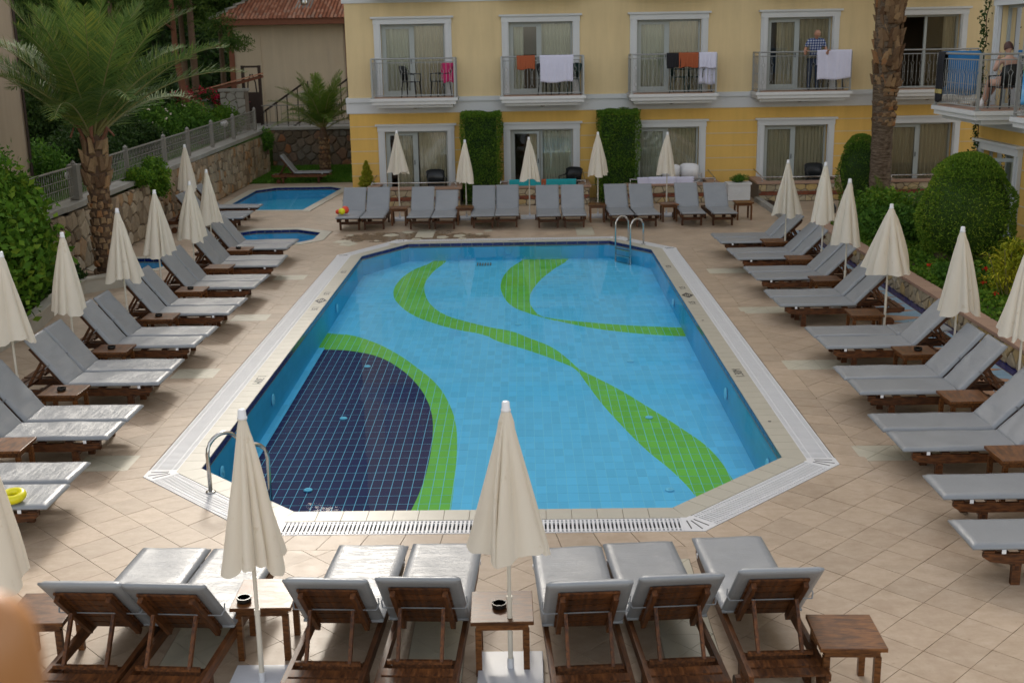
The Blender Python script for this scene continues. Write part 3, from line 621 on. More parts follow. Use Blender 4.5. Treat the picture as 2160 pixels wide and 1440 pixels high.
for i in range(38):
    y = -10+i*.53
    if 18+y < 11: continue
    MB().prism([(-.5, y+.005), (.2, y+.005), (.2, y+.26)], 0, .009).build('mosaic_piece', M['lightblue'], ch)
    MB().prism([(-.5, y+.02), (.2, y+.275), (-.5, y+.53)], 0, .009).build('mosaic_piece', M['terra'], ch)
    MB().prism([(.2, y+.29), (.2, y+.525), (-.48, y+.525)], 0, .009).build('mosaic_piece', M['lightblue'], ch)
# ------------------------------------------------------------------ hotel building
FY = 35.0
hotel = empty('hotel_building', (0, FY, 0), label='yellow and ochre hotel block with white window surrounds behind the back row of loungers', cat='building')
def L3(x, y, z): return (x, y-FY, z)
WX = [(-4.29, -2.04), (-0.58, 1.66), (3.14, 5.36), (6.86, 9.18), (10.45, 12.94)]
FL1 = 3.04
def facade(parent, xs, ztop, x0, x1, zbase, zhead, mat, xf, name='wall'):
    """wall strip with rectangular openings xs = [(a, b, z0, z1)]"""
    b = MB(); cur = x0
    for a, c, z0, z1 in xs:
        if a > cur: b.box(((cur+a)/2, 0.15, (zbase+zhead)/2), (a-cur, 0.3, zhead-zbase))
        if z0 > zbase: b.box(((a+c)/2, 0.15, (zbase+z0)/2), (c-a, 0.3, z0-zbase))
        if z1 < zhead: b.box(((a+c)/2, 0.15, (z1+zhead)/2), (c-a, 0.3, zhead-z1))
        cur = c
    if cur < x1: b.box(((cur+x1)/2, 0.15, (zbase+zhead)/2), (x1-cur, 0.3, zhead-zbase))
    return b.build(name, mat, parent, xf=xf)
def window(parent, xc, z0, w, h, xf, style=0, deep=0.3, seed=0, open_leaf=None):
    """xc centre, z0 floor, w x h clear opening; local y grows into the building. style: 0 closed curtains, 1 left leaf open dark room, 2 half sheer"""
    rg = random.Random(seed); T = 0.20
    tr = MB()      # moulded surround: pilasters and lintel
    for s in (-1, 1):
        tr.box((xc+s*(w/2+T/2), -0.035, z0+h/2), (T, 0.09, h)); tr.box((xc+s*(w/2+T*.42), -0.095, z0+h/2), (T*.45, 0.03, h))
    tr.box((xc, -0.05, z0+h+0.08), (w+2*T+.02, 0.12, 0.16)); tr.box((xc, -0.075, z0+h+0.185), (w+2*T+.14, 0.19, 0.055))
    win = tr.build('window', M['trim'], parent, xf=xf)
    fr = MB(); f = 0.055; Y = 0.16
    fr.box((xc-w/2+f/2, Y, z0+h/2), (f, .07, h)); fr.box((xc+w/2-f/2, Y, z0+h/2), (f, .07, h)); fr.box((xc, Y, z0+h-f/2), (w-2*f, .07, f)); fr.box((xc, Y, z0+f/2), (w-2*f, .07, f))
    fr.box((xc-.01, Y, z0+h/2), (.07, .075, h-2*f)); fr.build('sash', M['alu'], win, xf=xf)
    def leaf(x0, x1, ang=0.0, hinge=None):
        b = MB(); p = MB(); g = 0.075; z1, z2 = z0+f+.004, z0+h-f-.004; yy = Y-0.02
        b.box((x0+g/2, yy, (z1+z2)/2), (g, .05, z2-z1)); b.box((x1-g/2, yy, (z1+z2)/2), (g, .05, z2-z1)); b.box(((x0+x1)/2, yy, z2-g/2), (x1-x0-2*g, .05, g)); b.box(((x0+x1)/2, yy, z1+g/2+.02), (x1-x0-2*g, .05, g+.04))
        p.box(((x0+x1)/2, yy, (z1+z2)/2), (x1-x0-2*g+.01, .008, z2-z1-2*g))
        m = xf
        if ang: hx = x0 if hinge == 'l' else x1; m = xf @ Matrix.Translation((hx, yy, 0)) @ Matrix.Rotation(ang, 4, 'Z') @ Matrix.Translation((-hx, -yy, 0))
        b.build('door_leaf', M['alu'], win, xf=m); p.build('pane', M['glass'], win, xf=m)
        h_ = MB(); h_.box((x1-.035, yy-.045, z0+1.0), (.022, .02, .13)); h_.build('handle', M['dark'], win, xf=m)
    xl0, xl1 = xc-w/2+f, xc-.045; xr0, xr1 = xc+.025, xc+w/2-f
    if style == 1: leaf(xl0, xl1, -R(68), 'l')
    elif style == 3: leaf(xl0, xl1, -R(12), 'l')
    elif style == 4: pass
    else: leaf(xl0, xl1)
    pn = MB(); pn.box(((xr0+xr1)/2, Y, z0+h/2), (xr1-xr0, .008, h-2*f)); pn.build('pane', M['glass'], win, xf=xf)
    rm = MB(); D = 3.2; a0, a1 = xc-w/2-.5, xc+w/2+.5; zt, zb = z0+h+.15, z0-.02
    rm.add([(a0, deep, zb), (a1, deep, zb), (a1, D, zb), (a0, D, zb), (a0, deep, zt), (a1, deep, zt), (a1, D, zt), (a0, D, zt)], [(0, 1, 2, 3), (7, 6, 5, 4), (1, 5, 6, 2), (0, 3, 7, 4), (3, 2, 6, 7)])
    rm.build('room', M['room'], win, xf=xf)
    def curt(x0, x1, mat, amp=.035, per=.11, y=0.25):
        b = MB(); n = max(6, int((x1-x0)/.02)); ph = rg.random()*9
        for i in range(n+1):
            x = x0+(x1-x0)*i/n; yy = y+amp*math.sin(2*PI*x/per+ph+1.3*math.sin(x*7+ph)); b.v += [(x, yy, z0+.03), (x, yy*1.0+.004, z0+h-.02)]
            if i: o = 2*i; b.f.append((o-2, o, o+1, o-1))
        b.build('curtain', mat, win, smooth=True, xf=xf)
    cs = {0: [(xc-w/2+.03, xc+w/2-.03, 'curtain')], 1: [(xc-w*.12, xc+w/2-.03, 'sheer')], 2: [(xc-w/2+.03, xc-.1, 'sheer'), (xc-.02, xc+w/2-.03, 'curtain')], 3: [(xc-w*.2, xc-.02, 'curtain'), (xc+.02, xc+w/2, 'sheer')], 4: [(xc+.55, xc+w/2, 'curtain')], 5: [(xc-w/2+.03, xc-.5, 'sheer'), (xc+.02, xc+w/2-.03, 'sheer')], 6: [(xc-w*.33, xc-.04, 'curtain'), (xc+.06, xc+w/2-.03, 'curtain')]}[style]
    for a, c, m_ in cs: curt(a, c, M[m_])
    return win
def baluster_mesh():
    b = MB(); r = .0062
    zs = [.10, .30]; 
    def d(z0): b.tube([(0, 0, z0), (-.045, 0, z0+.07), (-.02, 0, z0+.12)], r, 4); b.tube([(0, 0, z0), (.045, 0, z0+.07), (.02, 0, z0+.12)], r, 4)
    b.tube([(0, 0, .08), (0, 0, .20)], r, 5)
    for s in (-1, 1): b.tube([(0, 0, .20), (s*.05, 0, .265), (s*.018, 0, .33), (s*.022, 0, .45), (s*.022, 0, .60), (s*.018, 0, .68), (s*.05, 0, .745), (0, 0, .81)], r, 5)
    b.tube([(0, 0, .81), (0, 0, .98)], r, 5); b.box((0, 0, .51), (.06, .014, .012)); return b
BAL = baluster_mesh(); PLN = MB().tube([(0, 0, .08), (0, 0, .98)], .0062, 5); PLN.tube([(0, 0, .49), (0, 0, .51), (0, 0, .53)], [.009, .014, .009], 6)
def railing(parent, a, b_, xf, posts=(True, True)):
    a, b_ = Vector(a), Vector(b_); L = (b_-a).length; d = (b_-a)/L; ang = math.atan2(d.y, d.x)
    m = xf @ Matrix.Translation(a) @ Matrix.Rotation(ang, 4, 'Z'); top = MB()
    top.tube([(0, 0, 1.10), (L, 0, 1.10)], .022, 8); top.tube([(0, 0, .99), (L, 0, .99)], .014, 6); top.tube([(0, 0, .08), (L, 0, .08)], .014, 6)
    r = top.build('railing', M['rail'], parent, smooth=False, xf=m)
    for i, x in enumerate((0, L)):
        if posts[i]: p = MB(); p.box((x, 0, .55), (.05, .05, 1.10)); p.box((x, 0, .012), (.11, .11, .024)); p.build('post', M['rail'], r, xf=m)
    n = max(2, round(L/.12)); bb = MB()
    for i in range(1, n):
        src = BAL if i % 2 else PLN; bb.add([(v[0]+L*i/n, v[1], v[2]) for v in src.v], src.f)
    tag(bb.build('balusters', M['rail'], r, xf=m), kind='stuff'); return r
def balcony(parent, x0, x1, z, depth, xf):
    s = MB(); s.box(((x0+x1)/2, -depth/2, z-.04), (x1-x0, depth, .08)); s.box(((x0+x1)/2, -(depth-.05)/2, z-.13), (x1-x0-.1, depth-.05, .10)); s.box(((x0+x1)/2, -(depth-.2)/2, z-.225), (x1-x0-.3, depth-.2, .09))
    bl = s.build('balcony', M['whitepaint'], parent, xf=xf)
    MB().box(((x0+x1)/2, -depth/2+.03, z+.008), (x1-x0-.12, depth-.1, .016)).build('floor_slab', M['pinkcap'], bl, xf=xf)
    e = .07
    r = railing(bl, (x0+e, -depth+e, z), (x1-e, -depth+e, z), xf)
    railing(bl, (x0+e, -depth+e, z), (x0+e, -.12, z), xf, (False, True)); railing(bl, (x1-e, -depth+e, z), (x1-e, -.12, z), xf, (False, True))
    MB().lathe([(.10, 0), (.07, -.03), (.02, -.05)], 10, ((x0+x1)/2, -.45, z-.27)).build('ceiling_lamp', M['fence'], bl, xf=xf); return bl
HX = Matrix.Identity(4)
HW = 1.85
cen = [(a+b)/2 for a, b in WX]
low = [(c-HW/2, c+HW/2, 0.12, 2.05) for c in cen]; up = [(c-HW/2, c+HW/2, FL1, 5.10) for c in cen]
X0, X1 = -5.12, 14.2
facade(hotel, low, 0, X0, X1, 0, 2.56, M['ochre'], HX); facade(hotel, up, 0, X0, X1, 2.56, 5.70, M['yellow'], HX)
b = MB(); b.box(((X0+X1)/2, .15, 10.9), (X1-X0, .3, 10.4)); b.box((X0+.15, 6.3, 8.05), (.3, 12.0, 16.1)); b.box(((X0+X1)/2, 12.15, 8.05), (X1-X0, .3, 16.1)); b.box(((X0+X1)/2, 6.15, 16.25), (X1-X0+.6, 12.9, .3)); b.build('upper_wall', M['yellow'], hotel)
for z0, z1, pr in ((2.58, 2.90, .035), (2.90, 3.03, .085), (5.70, 6.02, .035), (6.02, 6.15, .085)):
    b = MB(); b.box(((X0+X1)/2-.02, -pr/2, (z0+z1)/2), (X1-X0+.1, pr, z1-z0)); b.box((X0-pr/2, 6, (z0+z1)/2), (pr, 12, z1-z0)); b.build('string_course', M['trim'], hotel)
# raised joints between the ochre courses
for z in (.38, .75, 1.12, 1.48, 1.84, 2.20):
    cur = X0
    for c in cen+[None]:
        e = X1 if c is None else c-HW/2-.205
        if e > cur: MB().box(((cur+e)/2, -.006, z), (e-cur, .012, .022)).build('course_joint', M['joint'], hotel)
        if c is not None: cur = c+HW/2+.205
    MB().box((X0-.006, 6, z), (.012, 12, .022)).build('course_joint', M['joint'], hotel)
styles_low = [6, 3, 2, 0, 0]; styles_up = [2, 5, 2, 6, 4]
for i, c in enumerate(cen):
    window(hotel, c, 0.12, HW, 1.93, HX, styles_low[i], seed=i); window(hotel, c, FL1, HW, 2.06, HX, styles_up[i], seed=10+i)
for i, (x0, x1) in enumerate(((-4.36, -1.86), (-0.66, 1.80), (3.03, 5.56), (6.63, 9.36), (10.36, 13.0))): balcony(hotel, x0, x1, FL1, 1.02, HX)
for c in cen: balcony(hotel, c-1.25, c+1.25, 6.14, 1.02, HX); window(hotel, c, 6.16, HW, 2.06, Matrix.Translation((0, -.02, 0)), 0, deep=.0, seed=30) if False else None
MB().lathe([(0.0, 0), (.05, .03), (.06, .07), (.04, .12), (.0, .14)], 10, (cen[3]+.55, .12+.30, 4.62)).build('lit_lamp', M['lamp'], hotel, smooth=True)
# wing at the right, facing the pool
wing = empty('hotel_wing', (10.1, 26.7, 0), label='side wing of the yellow hotel with projecting balconies at the right edge', cat='building')
WF = Matrix(((0, 1, 0, 0), (1, 0, 0, 0), (0, 0, 1, 0), (0, 0, 0, 1)))  # local x -> world +Y, local y -> world +X
WFm = Matrix.Translation((0, -26.7, 0)) @ WF          # local x is world Y value, y 0 at the wall plane (root at wall)
wl_ = [(24.15, 26.0, .35, 2.10), (20.3, 22.15, .35, 2.10)]; wu_ = [(23.75, 25.6, FL1, 5.10), (20.0, 21.85, FL1, 5.10)]
wl_.sort(); wu_.sort()
facade(wing, wl_, 0, 8, 26.7, 0, 2.56, M['ochre'], WFm); facade(wing, wu_, 0, 8, 26.7, 2.56, 12.0, M['yellow'], WFm)
b = MB(); b.box((26.55, 3.15, 6.0), (.3, 5.7, 12.0)); b.box((17.3, 3.2, 12.1), (19, 6.8, .2)); b.box((8.0, 3.2, 6.0), (.3, 6, 12)); b.build('end_wall', M['yellow'], wing, xf=WFm)
for z0, z1, pr in ((2.58, 2.90, .035), (2.90, 3.03, .085), (5.70, 6.15, .06)): MB().box((17.35, -pr/2, (z0+z1)/2), (18.74, pr, z1-z0)).build('string_course', M['trim'], wing, xf=WFm)
for z in (.38, .75, 1.12, 1.48, 1.84, 2.20):
    for a, c in ((8, 20.08), (22.37, 23.93), (26.22, 26.7)): MB().box(((a+c)/2, -.006, z), (c-a, .012, .022)).build('course_joint', M['joint'], wing, xf=WFm)
window(wing, 25.075, .35, 1.85, 1.75, WFm, 1, seed=41); window(wing, 21.225, .35, 1.85, 1.75, WFm, 0, seed=42)
window(wing, 24.675, FL1, 1.85, 2.06, WFm, 2, seed=43); window(wing, 20.925, FL1, 1.85, 2.06, WFm, 0, seed=44)
balcony(wing, 23.65, 26.2, FL1, 1.15, WFm); balcony(wing, 19.4, 21.95, FL1, 1.15, WFm)
# patios in front of the ground floor rooms
prg = random.Random(8)
names = ['under the leftmost ground floor window', 'under the second ground floor window, hung with teal towels', 'under the middle ground floor window, beside the white sheet', 'under the fourth ground floor window, right of the planter box', 'under the ground floor window behind the ringed palm trunk']
for i, c in enumerate(cen):
    x0, x1 = c-1.33, c+1.33; yb = PATIO_Y+.02
    t = empty('patio_wall', (x0, yb, 0), label='low stone and brick patio wall '+names[i], cat='patio wall', group='patio walls under the ground floor windows')
    b = MB(); b.box(((x1-x0)/2, .13, .25), (x1-x0, .26, .50)); b.box((.13, .26+(FY-yb-.26)/2, .25), (.26, FY-yb-.26-.01, .50)); b.box((x1-x0-.13, .26+(FY-yb-.26)/2, .25), (.26, FY-yb-.26-.01, .50)); b.build('core', M['mortar'], t)
    wf = wallxf((0, 0, 0.01), (1, 0, 0), (0, -1, 0)); stones(t, x1-x0, .17, .17, M['patiostone'], wf, prg, .03, .01, aspect=1.5)
    wf = wallxf((0, 0, .29), (1, 0, 0), (0, -1, 0)); stones(t, x1-x0, .20, .2, M['patiostone'], wf, prg, .03, .01, aspect=1.3)
    bm_ = MB().box((0, 0, 0), (.185, .05, .042)).mesh('brick', M['brick'])
    for r_ in range(2):
        for k in range(13): inst('brick', bm_, t, (.10+k*.2+(.06 if r_ else 0), -.004, .212+r_*.05))
    MB().box(((x1-x0)/2, .13, .53), (x1-x0+.1, .36, .055)).build('coping_slab', M['pinkcap'], t)
    for s in (.13, x1-x0-.13): MB().box((s, .3+(FY-yb-.3)/2, .53), (.34, FY-yb-.32, .055)).build('coping_slab', M['pinkcap'], t)
    MB().box(((x1-x0)/2, .7+.1, .06), (x1-x0-.53, FY-yb-.28, .10)).build('patio_floor', M['deck'], t)
    r = MB(); r.tube([(.12, FY-yb-.1, .78), (.12, .13, .68), (x1-x0-.12, .13, .68), (x1-x0-.12, FY-yb-.1, .78)], .018, 8)
    for s in (.12, x1-x0-.12): r.tube([(s, .13, .555), (s, .13, .68)], .014, 6); r.lathe([(.04, .557), (.04, .57), (.015, .575)], 8, (s, .13, 0))
    r.build('handrail', M['steel'], t, smooth=True)
# ------------------------------------------------------------------ neighbouring buildings and terraces
lh = empty('beige_house', (-11.2, 27, 1.3), label='plain beige rendered house wall at the left edge behind the fence', cat='house')
b = MB(); b.box((-6.0, -9.3, 5.5), (12.0, 18.0, 11.0)); b.build('wall', M['beige'], lh); MB().tube([(.05, -.45, 0), (.05, -.45, 10.8)], .035, 8).build('drainpipe', M['iron'], lh)
tg = tag(MB().box((-35+DX0-.25, 30, .62), (70, 56, 1.3)).box((-35-14, 110, 0.6), (170, 104, 1.3)).build('upper_terrace', M['turf']), kind='structure')
bh = empty('tiled_roof_house', (-12.9, 53, 1.3), label='cream house with clay tiled roof and metal chimney behind the small palm', cat='house')
b = MB(); b.box((2.7, 2.0, 2.2), (5.4, 4.0, 4.4)); b.box((8.4, 3.0, 2.2), (6.0, 3.6, 4.4)); b.build('wall', M['cream'], bh)
for x, w in ((.10, .22), (5.3, .35)): MB().box((x, -.03, 2.15), (w, .10, 4.3)).build('corner_post', M['redwood'], bh)
MB().box((.85, -.02, 2.1), (1.1, .05, 4.2)).build('pilaster', M['cream'], bh); MB().box((4.75, -.02, 2.1), (.6, .05, 4.2)).build('pilaster', M['cream'], bh)
MB().box((2.9, -.35, 4.25), (6.6, .9, .16)).box((2.9, -.75, 4.36), (6.6, .08, .16)).build('eaves', M['redwood'], bh)
b = MB(); b.add([(-.5, -.8, 4.40), (8.5, -.8, 4.40), (8.5, 3.4, 6.0), (1.6, 3.4, 6.0), (-.5, 4.8, 4.4)], [(0, 1, 2, 3), (0, 3, 4)]); b.build('roof_deck', M['redwood'], bh)
rt_me = MB()
for k in range(6):
    a = PI*k/5; rt_me.v += [(.075*math.cos(a), 0, .05*math.sin(a)), (.06*math.cos(a), .36, .05*math.sin(a)+.01)]
    if k: o = 2*k; rt_me.f.append((o-2, o, o+1, o-1))
rme = rt_me.mesh('roof_tile', M['roof']); sl_ = math.atan(1.6/4.2); cnt = 0; rr = MB()
for j in range(13):
    for i in range(48):
        x = -.42+i*.165; y = -.88+j*.315
        if x < -.42+j*.15: continue
        if x > 6.4: continue
        z = 4.42+(y+.8)*.38+prg.uniform(0, .012)
        if j < 9 and cnt < 300: inst('roof_tile', rme, bh, (x, y, z), (sl_, 0, prg.uniform(-.04, .04))); cnt += 1
        else:
            mm = Matrix.Translation((x, y, z)) @ Matrix.Rotation(sl_, 4, 'X'); rr.add([mm @ Vector(v) for v in rt_me.v], rt_me.f)
tag(rr.build('roof_tiling', M['roof'], bh), kind='stuff')
b = MB()
for j in range(9): t_ = j/8; b.bar((-.5+2.1*t_-.05, -.8+4.2*t_*.98-.2, 4.47+1.6*t_), (-.5+2.1*t_+.26, -.8+4.2*t_+.25, 4.5+1.6*t_+.1), .16, .07)
b.build('hip_capping', M['capstone'], bh)
chy = MB().lathe([(.16, 0), (.16, .35), (.11, .38), (.11, 1.6)], 12, (3.3, .7, 4.9)); chy.build('chimney', M['steel'], bh, smooth=True); MB().add([(2.95, .25, 4.86), (3.65, .25, 4.86), (3.65, 1.2, 5.24), (2.95, 1.2, 5.24)], [(0, 1, 2, 3)]).build('chimney_flashing', M['fence'], bh)
# dark iron screen and stair rail in front of that house
sc = empty('iron_screen', (-11.45, 50.5, 1.3), label='tall dark iron garden screen standing before the cream house wall', cat='screen')
for x in (-.35, .35): MB().box((x, 0, 1.25), (.12, .12, 2.5)).build('upright', M['iron'], sc)
MB().box((0, 0, 2.45), (.58, .08, .08)).build('crossbar', M['iron'], sc); MB().box((0, 0, .75), (.58, .05, 1.3)).build('panel', M['iron'], sc)
for x in (-.12, .12): MB().tube([(x*1.6, 0, 1.4), (x*1.3, 0, 1.8), (x*.3, 0, 2.15)], .03, 6).build('arched_rod', M['iron'], sc)
st = empty('stair_railing', (-11.0, 49.5, 1.3), label='dark sloping stair handrail rising right before the cream house', cat='stair railing')
b = MB(); b.tube([(0, 0, .5), (1.9, 0, 1.75)], .045, 6); b.tube([(1.4, 0, .0), (3.2, 0, 1.2)], .045, 6); b.tube([(3.2, 1, 1.6), (4.4, 1, 2.4)], .045, 6); b.build('handrail', M['iron'], st)
for k in range(5): MB().tube([(.3+k*.45, 0, -.3), (.3+k*.45, 0, .65+k*.3)], .025, 5).build('baluster', M['iron'], st)
for k in range(4): MB().tube([(3.3+k*.3, 1, .3), (3.3+k*.3, 1, 1.65+k*.2)], .025, 5).build('baluster', M['iron'], st)
MB().bar((-1.6, 2.5, .3), (2.2, 2.5, 1.6), .2, .08).build('stair_string', M['kerb'], st)
# far back retaining wall and its rail
bw = empty('back_stone_wall', (-10.0, 45.6, 0), label='dark rubble retaining wall behind the grass and the small palm', cat='stone wall')
MB().box((2.8, .35, .72), (6.4, .7, 1.44)).build('core', M['mortar'], bw); MB().box((2.8, .3, 1.49), (6.5, .8, .10)).build('cap', M['capstone'], bw)
stones(bw, 6.0, 1.42, .30, M['darkrubble'], wallxf((-.4, 0, .01), (1, 0, 0), (0, -1, 0)), random.Random(3), .07, .022, aspect=1.25)
b = MB(); b.tube([(-.1, .3, 2.35), (5.4, .3, 2.35)], .022, 6); b.tube([(-.1, .3, 1.62), (5.4, .3, 1.62)], .016, 6)
[b.tube([(x*.22, .3, 1.6), (x*.22, .3, 2.35)], .010, 4) for x in range(26)]; b.build('railing', M['fence'], bw)
MB().box((-35+-5.2, 24.0, 1.4), (0.1, 0.1, 0.1)) 
tag(MB().box((-7.6, 51.0, .66), (12.6, 10.2, 1.30)).build('rear_terrace', M['capstone']), kind='structure')
# left retaining wall
RWY0, RWY1 = 12.0, 43.5
rw = empty('retaining_wall', (-9.42, RWY0, 0), label='long ochre rubble retaining wall carrying the metal fence, left of the loungers', cat='stone wall')
def wtop(y): return 1.28+0.012*max(0, y-24)
MB().box((-.22, (RWY1-RWY0)/2, .60), (.44, RWY1-RWY0, 1.20)).build('core', M['mortar'], rw)
srg = random.Random(12)
# the far, larger part first (big stones), the nearer part behind the palm
stones(rw, RWY1-31.0, 1.42, .26, M['rubble'], wallxf((0, RWY1-RWY0, 0.0), (0, -1, 0), (1, 0, 0)), srg, .06, .014, cap=190)
stones(rw, 31.0-20.5, 1.28, .30, M['rubble'], wallxf((0, 31.0-RWY0-.005, 0.0), (0, -1, 0), (1, 0, 0)), srg, .07, .02, cap=110, aspect=1.1, name='stone')
for i in range(21):
    y = 20.5+i*1.1; t_ = wtop(y)+.08; MB().bar((-.2, y-RWY0+.005, t_), (-.2, y-RWY0+1.095, t_+.013), .52, .11).build('capstone', M['capstone'], rw)
b = MB()
for i in range(160): y = RWY0+i*.2; tag  # noqa
fn = empty('metal_fence', (-9.58, 20, 1.3), label='grey ornamental metal fence running along the top of the left stone wall', cat='fence')
FPY = [21.6, 24.93, 28.32, 31.4, 33.69, 36.33, 39.09, 42.3]
def ftop(y): return wtop(y)+.16
for i, y in enumerate(FPY):
    w = .20 if i in (1,) else .10; MB().box((0, y-20, ftop(y)-1.3+.36), (w, w, .74)).lathe([(.05, 0), (.06, .03), (.0, .09)], 8, (0, y-20, ftop(y)-1.3+.73)).build('post', M['fence'], fn)
for i in range(len(FPY)-1):
    a, c = FPY[i]+.06, FPY[i+1]-.06; za, zc = ftop(a)-1.3, ftop(c)-1.3; p = MB()
    for dz, r in ((.68, .024), (.06, .014), (.28, .009), (.46, .009)): p.tube([(0, a-20, za+dz), (0, c-20, zc+dz)], r, 5)
    n = round((c-a)/.11)
    for k in range(1, n):
        y = a+(c-a)*k/n; z = za+(zc-za)*k/n; p.tube([(0, y-20, z+.06), (0, y-20, z+.68)], .007, 4)
        if k % 2:
            for zz in (.20, .37, .54): p.add([(0, y-20, z+zz-.07), (0, y-20+.045, z+zz), (0, y-20, z+zz+.07), (0, y-20-.045, z+zz), (.01, y-20, z+zz-.045), (.01, y-20+.028, z+zz), (.01, y-20, z+zz+.045), (.01, y-20-.028, z+zz)], [(0, 1, 5, 4), (1, 2, 6, 5), (2, 3, 7, 6), (3, 0, 4, 7)])
    p.build('fence_panel', M['fence'], fn)
gl = empty('globe_lamp', (-10.35, 41, 1.35), label='white globe garden lamp standing behind the far end of the fence', cat='lamp')
MB().tube([(0, 0, 0), (0, 0, .52)], .03, 8).build('lamp_post', M['fence'], gl); MB().lathe([(.02, 0), (.09, .04), (.135, .12), (.14, .16), (.12, .22), (.07, .27), (.001, .285)], 16, (0, 0, .5)).build('globe', M['whiteplastic'], gl, smooth=True)
g2 = empty('globe_lamp', (-9.95, 25.6, 1.35), label='white globe garden lamp half hidden behind the big palm trunk', cat='lamp')
MB().tube([(0, 0, 0), (0, 0, .42)], .025, 8).build('lamp_post', M['fence'], g2); MB().lathe([(.02, 0), (.07, .03), (.10, .1), (.08, .17), (.001, .2)], 14, (0, 0, .42)).build('globe', M['whiteplastic'], g2, smooth=True)
# low stone walls of the upper garden, with bougainvillea
for (x, y, w, h, lb) in ((-14.6, 48.6, 2.9, 1.1, 'grey stone garden wall left part under the bougainvillea'), (-12.05, 47.4, 1.0, 1.55, 'grey stone pier with pale cap beside the cream house')):
    t = empty('garden_wall', (x, y, 1.3), label=lb, cat='stone wall'); MB().box((w/2, .3, h/2), (w, .6, h)).build('core', M['mortar'], t); MB().box((w/2, .3, h+.05), (w+.1, .7, .1)).build('cap', M['capstone'], t)
    stones(t, w, h, .3, M['capstone'], wallxf((0, 0, 0), (1, 0, 0), (0, -1, 0)), prg, .05, .015)
t = empty('sloping_roof', (-14.6, 50.2, 1.3), label='low sloping clay roof edge above the bougainvillea wall', cat='roof'); MB().bar((0, 0, 1.15), (3.6, .5, 2.05), .5, .12).build('fascia', M['redwood'], t); MB().bar((0, -.05, 1.27), (3.6, .45, 2.17), .7, .05).build('tiles', M['roof'], t)
# right: planter wall and bed
pwl = empty('planter_wall', (6.78, 8, 0), label='low stone planter wall with terracotta coping along the right flower bed', cat='planter wall')
MB().box((.12, 9.75, .15), (.22, 19.5, .30)).build('core', M['mortar'], pwl)
stones(pwl, 13.5, .30, .17, M['patiostone'], wallxf((.01, 19.5, 0), (0, -1, 0), (-1, 0, 0)), prg, .03, .01, cap=150, aspect=1.6)
for i in range(40): MB().box((.12, i*.49+.245, .325), (.30, .482, .05)).build('coping_slab', M['pinkcap'], pwl)
b = MB(); b.box((8.55, 17.6, .14), (3.0, 19.4, .28)); tag(b.build('flower_bed_soil', M['earth']), kind='structure')
rk = empty('raised_kerb', (6.68, 30.4, 0), label='grey raised kerb edging the patio path on the right', cat='kerb'); MB().box((0, 1.2, .06), (.16, 4.0, .13)).build('kerb_stone', M['capstone'], rk); MB().box((.24, 1.2, .02), (.28, 4.0, .05)).build('gutter', M['iron'], rk)
# ------------------------------------------------------------------ sun loungers
def pad(L, W, T, seed, wrinkle=0.0):
    rg = random.Random(seed); nx, ny = 26, 12; b = MB(); top = []
    def hgt(u, v):
        e = min(u, 1-u)*L; f = min(v, 1-v)*W; k = min(1, e/.018)**.5 * min(1, f/.018)**.5
        n = noise.noise(Vector((u*3.1+seed, v*2.2, seed*1.7)))*.010 + noise.noise(Vector((u*11+seed, v*3.5, seed)))*(.003+wrinkle)
        return -T*.42*(1-k)+n*k
    for s in (1, -1):
        o = len(b.v)
        for i in range(nx+1):
            for j in range(ny+1):
                u = (1-math.cos(PI*i/nx))/2*.35+i/nx*.65; v = (1-math.cos(PI*j/ny))/2*.35+j/ny*.65
                z = T/2+hgt(u, v) if s == 1 else -T/2-(-T*.25*(1-min(1, min(u, 1-u)*L/.03)**.5*min(1, min(v, 1-v)*W/.03)**.5))
                b.v.append((-u*L, (v-.5)*W, z))
        for i in range(nx):
            for j in range(ny):
                q = (o+i*(ny+1)+j, o+(i+1)*(ny+1)+j, o+(i+1)*(ny+1)+j+1, o+i*(ny+1)+j+1); b.f.append(q[::-1] if s == 1 else q)
    N = (nx+1)*(ny+1); ring = [i*(ny+1) for i in range(nx+1)]+[nx*(ny+1)+j for j in range(1, ny+1)]+[i*(ny+1)+ny for i in range(nx-1, -1, -1)]+[j for j in range(ny-1, 0, -1)]
    for k in range(len(ring)): a, c = ring[k], ring[(k+1) % len(ring)]; b.f.append((a, c, c+N, a+N))
    return b
PADS = [pad(1.23, .60, .050, s) .mesh('seat_cushion', M['vinyl'], True) for s in (1, 2, 3, 4)]
BACKS = [pad(.78, .60, .050, s, .004 if s % 2 else .001).mesh('back_cushion', M['vinyl'], True) for s in (11, 12, 13, 14)]
W_ = M['wood']
def rail_mesh():
    prof = [(-.10, .30), (-2.0, .30), (-2.0, .245), (-1.93, .215), (-.30, .205), (-.16, .225), (-.10, .265)]; b = MB(); n = len(prof)
    b.add([(x, -.018, z) for x, z in prof]+[(x, .018, z) for x, z in prof], [tuple(range(n)), tuple(range(n, 2*n))[::-1]]+[(i, i+n, (i+1) % n+n, (i+1) % n) for i in range(n)]); return b
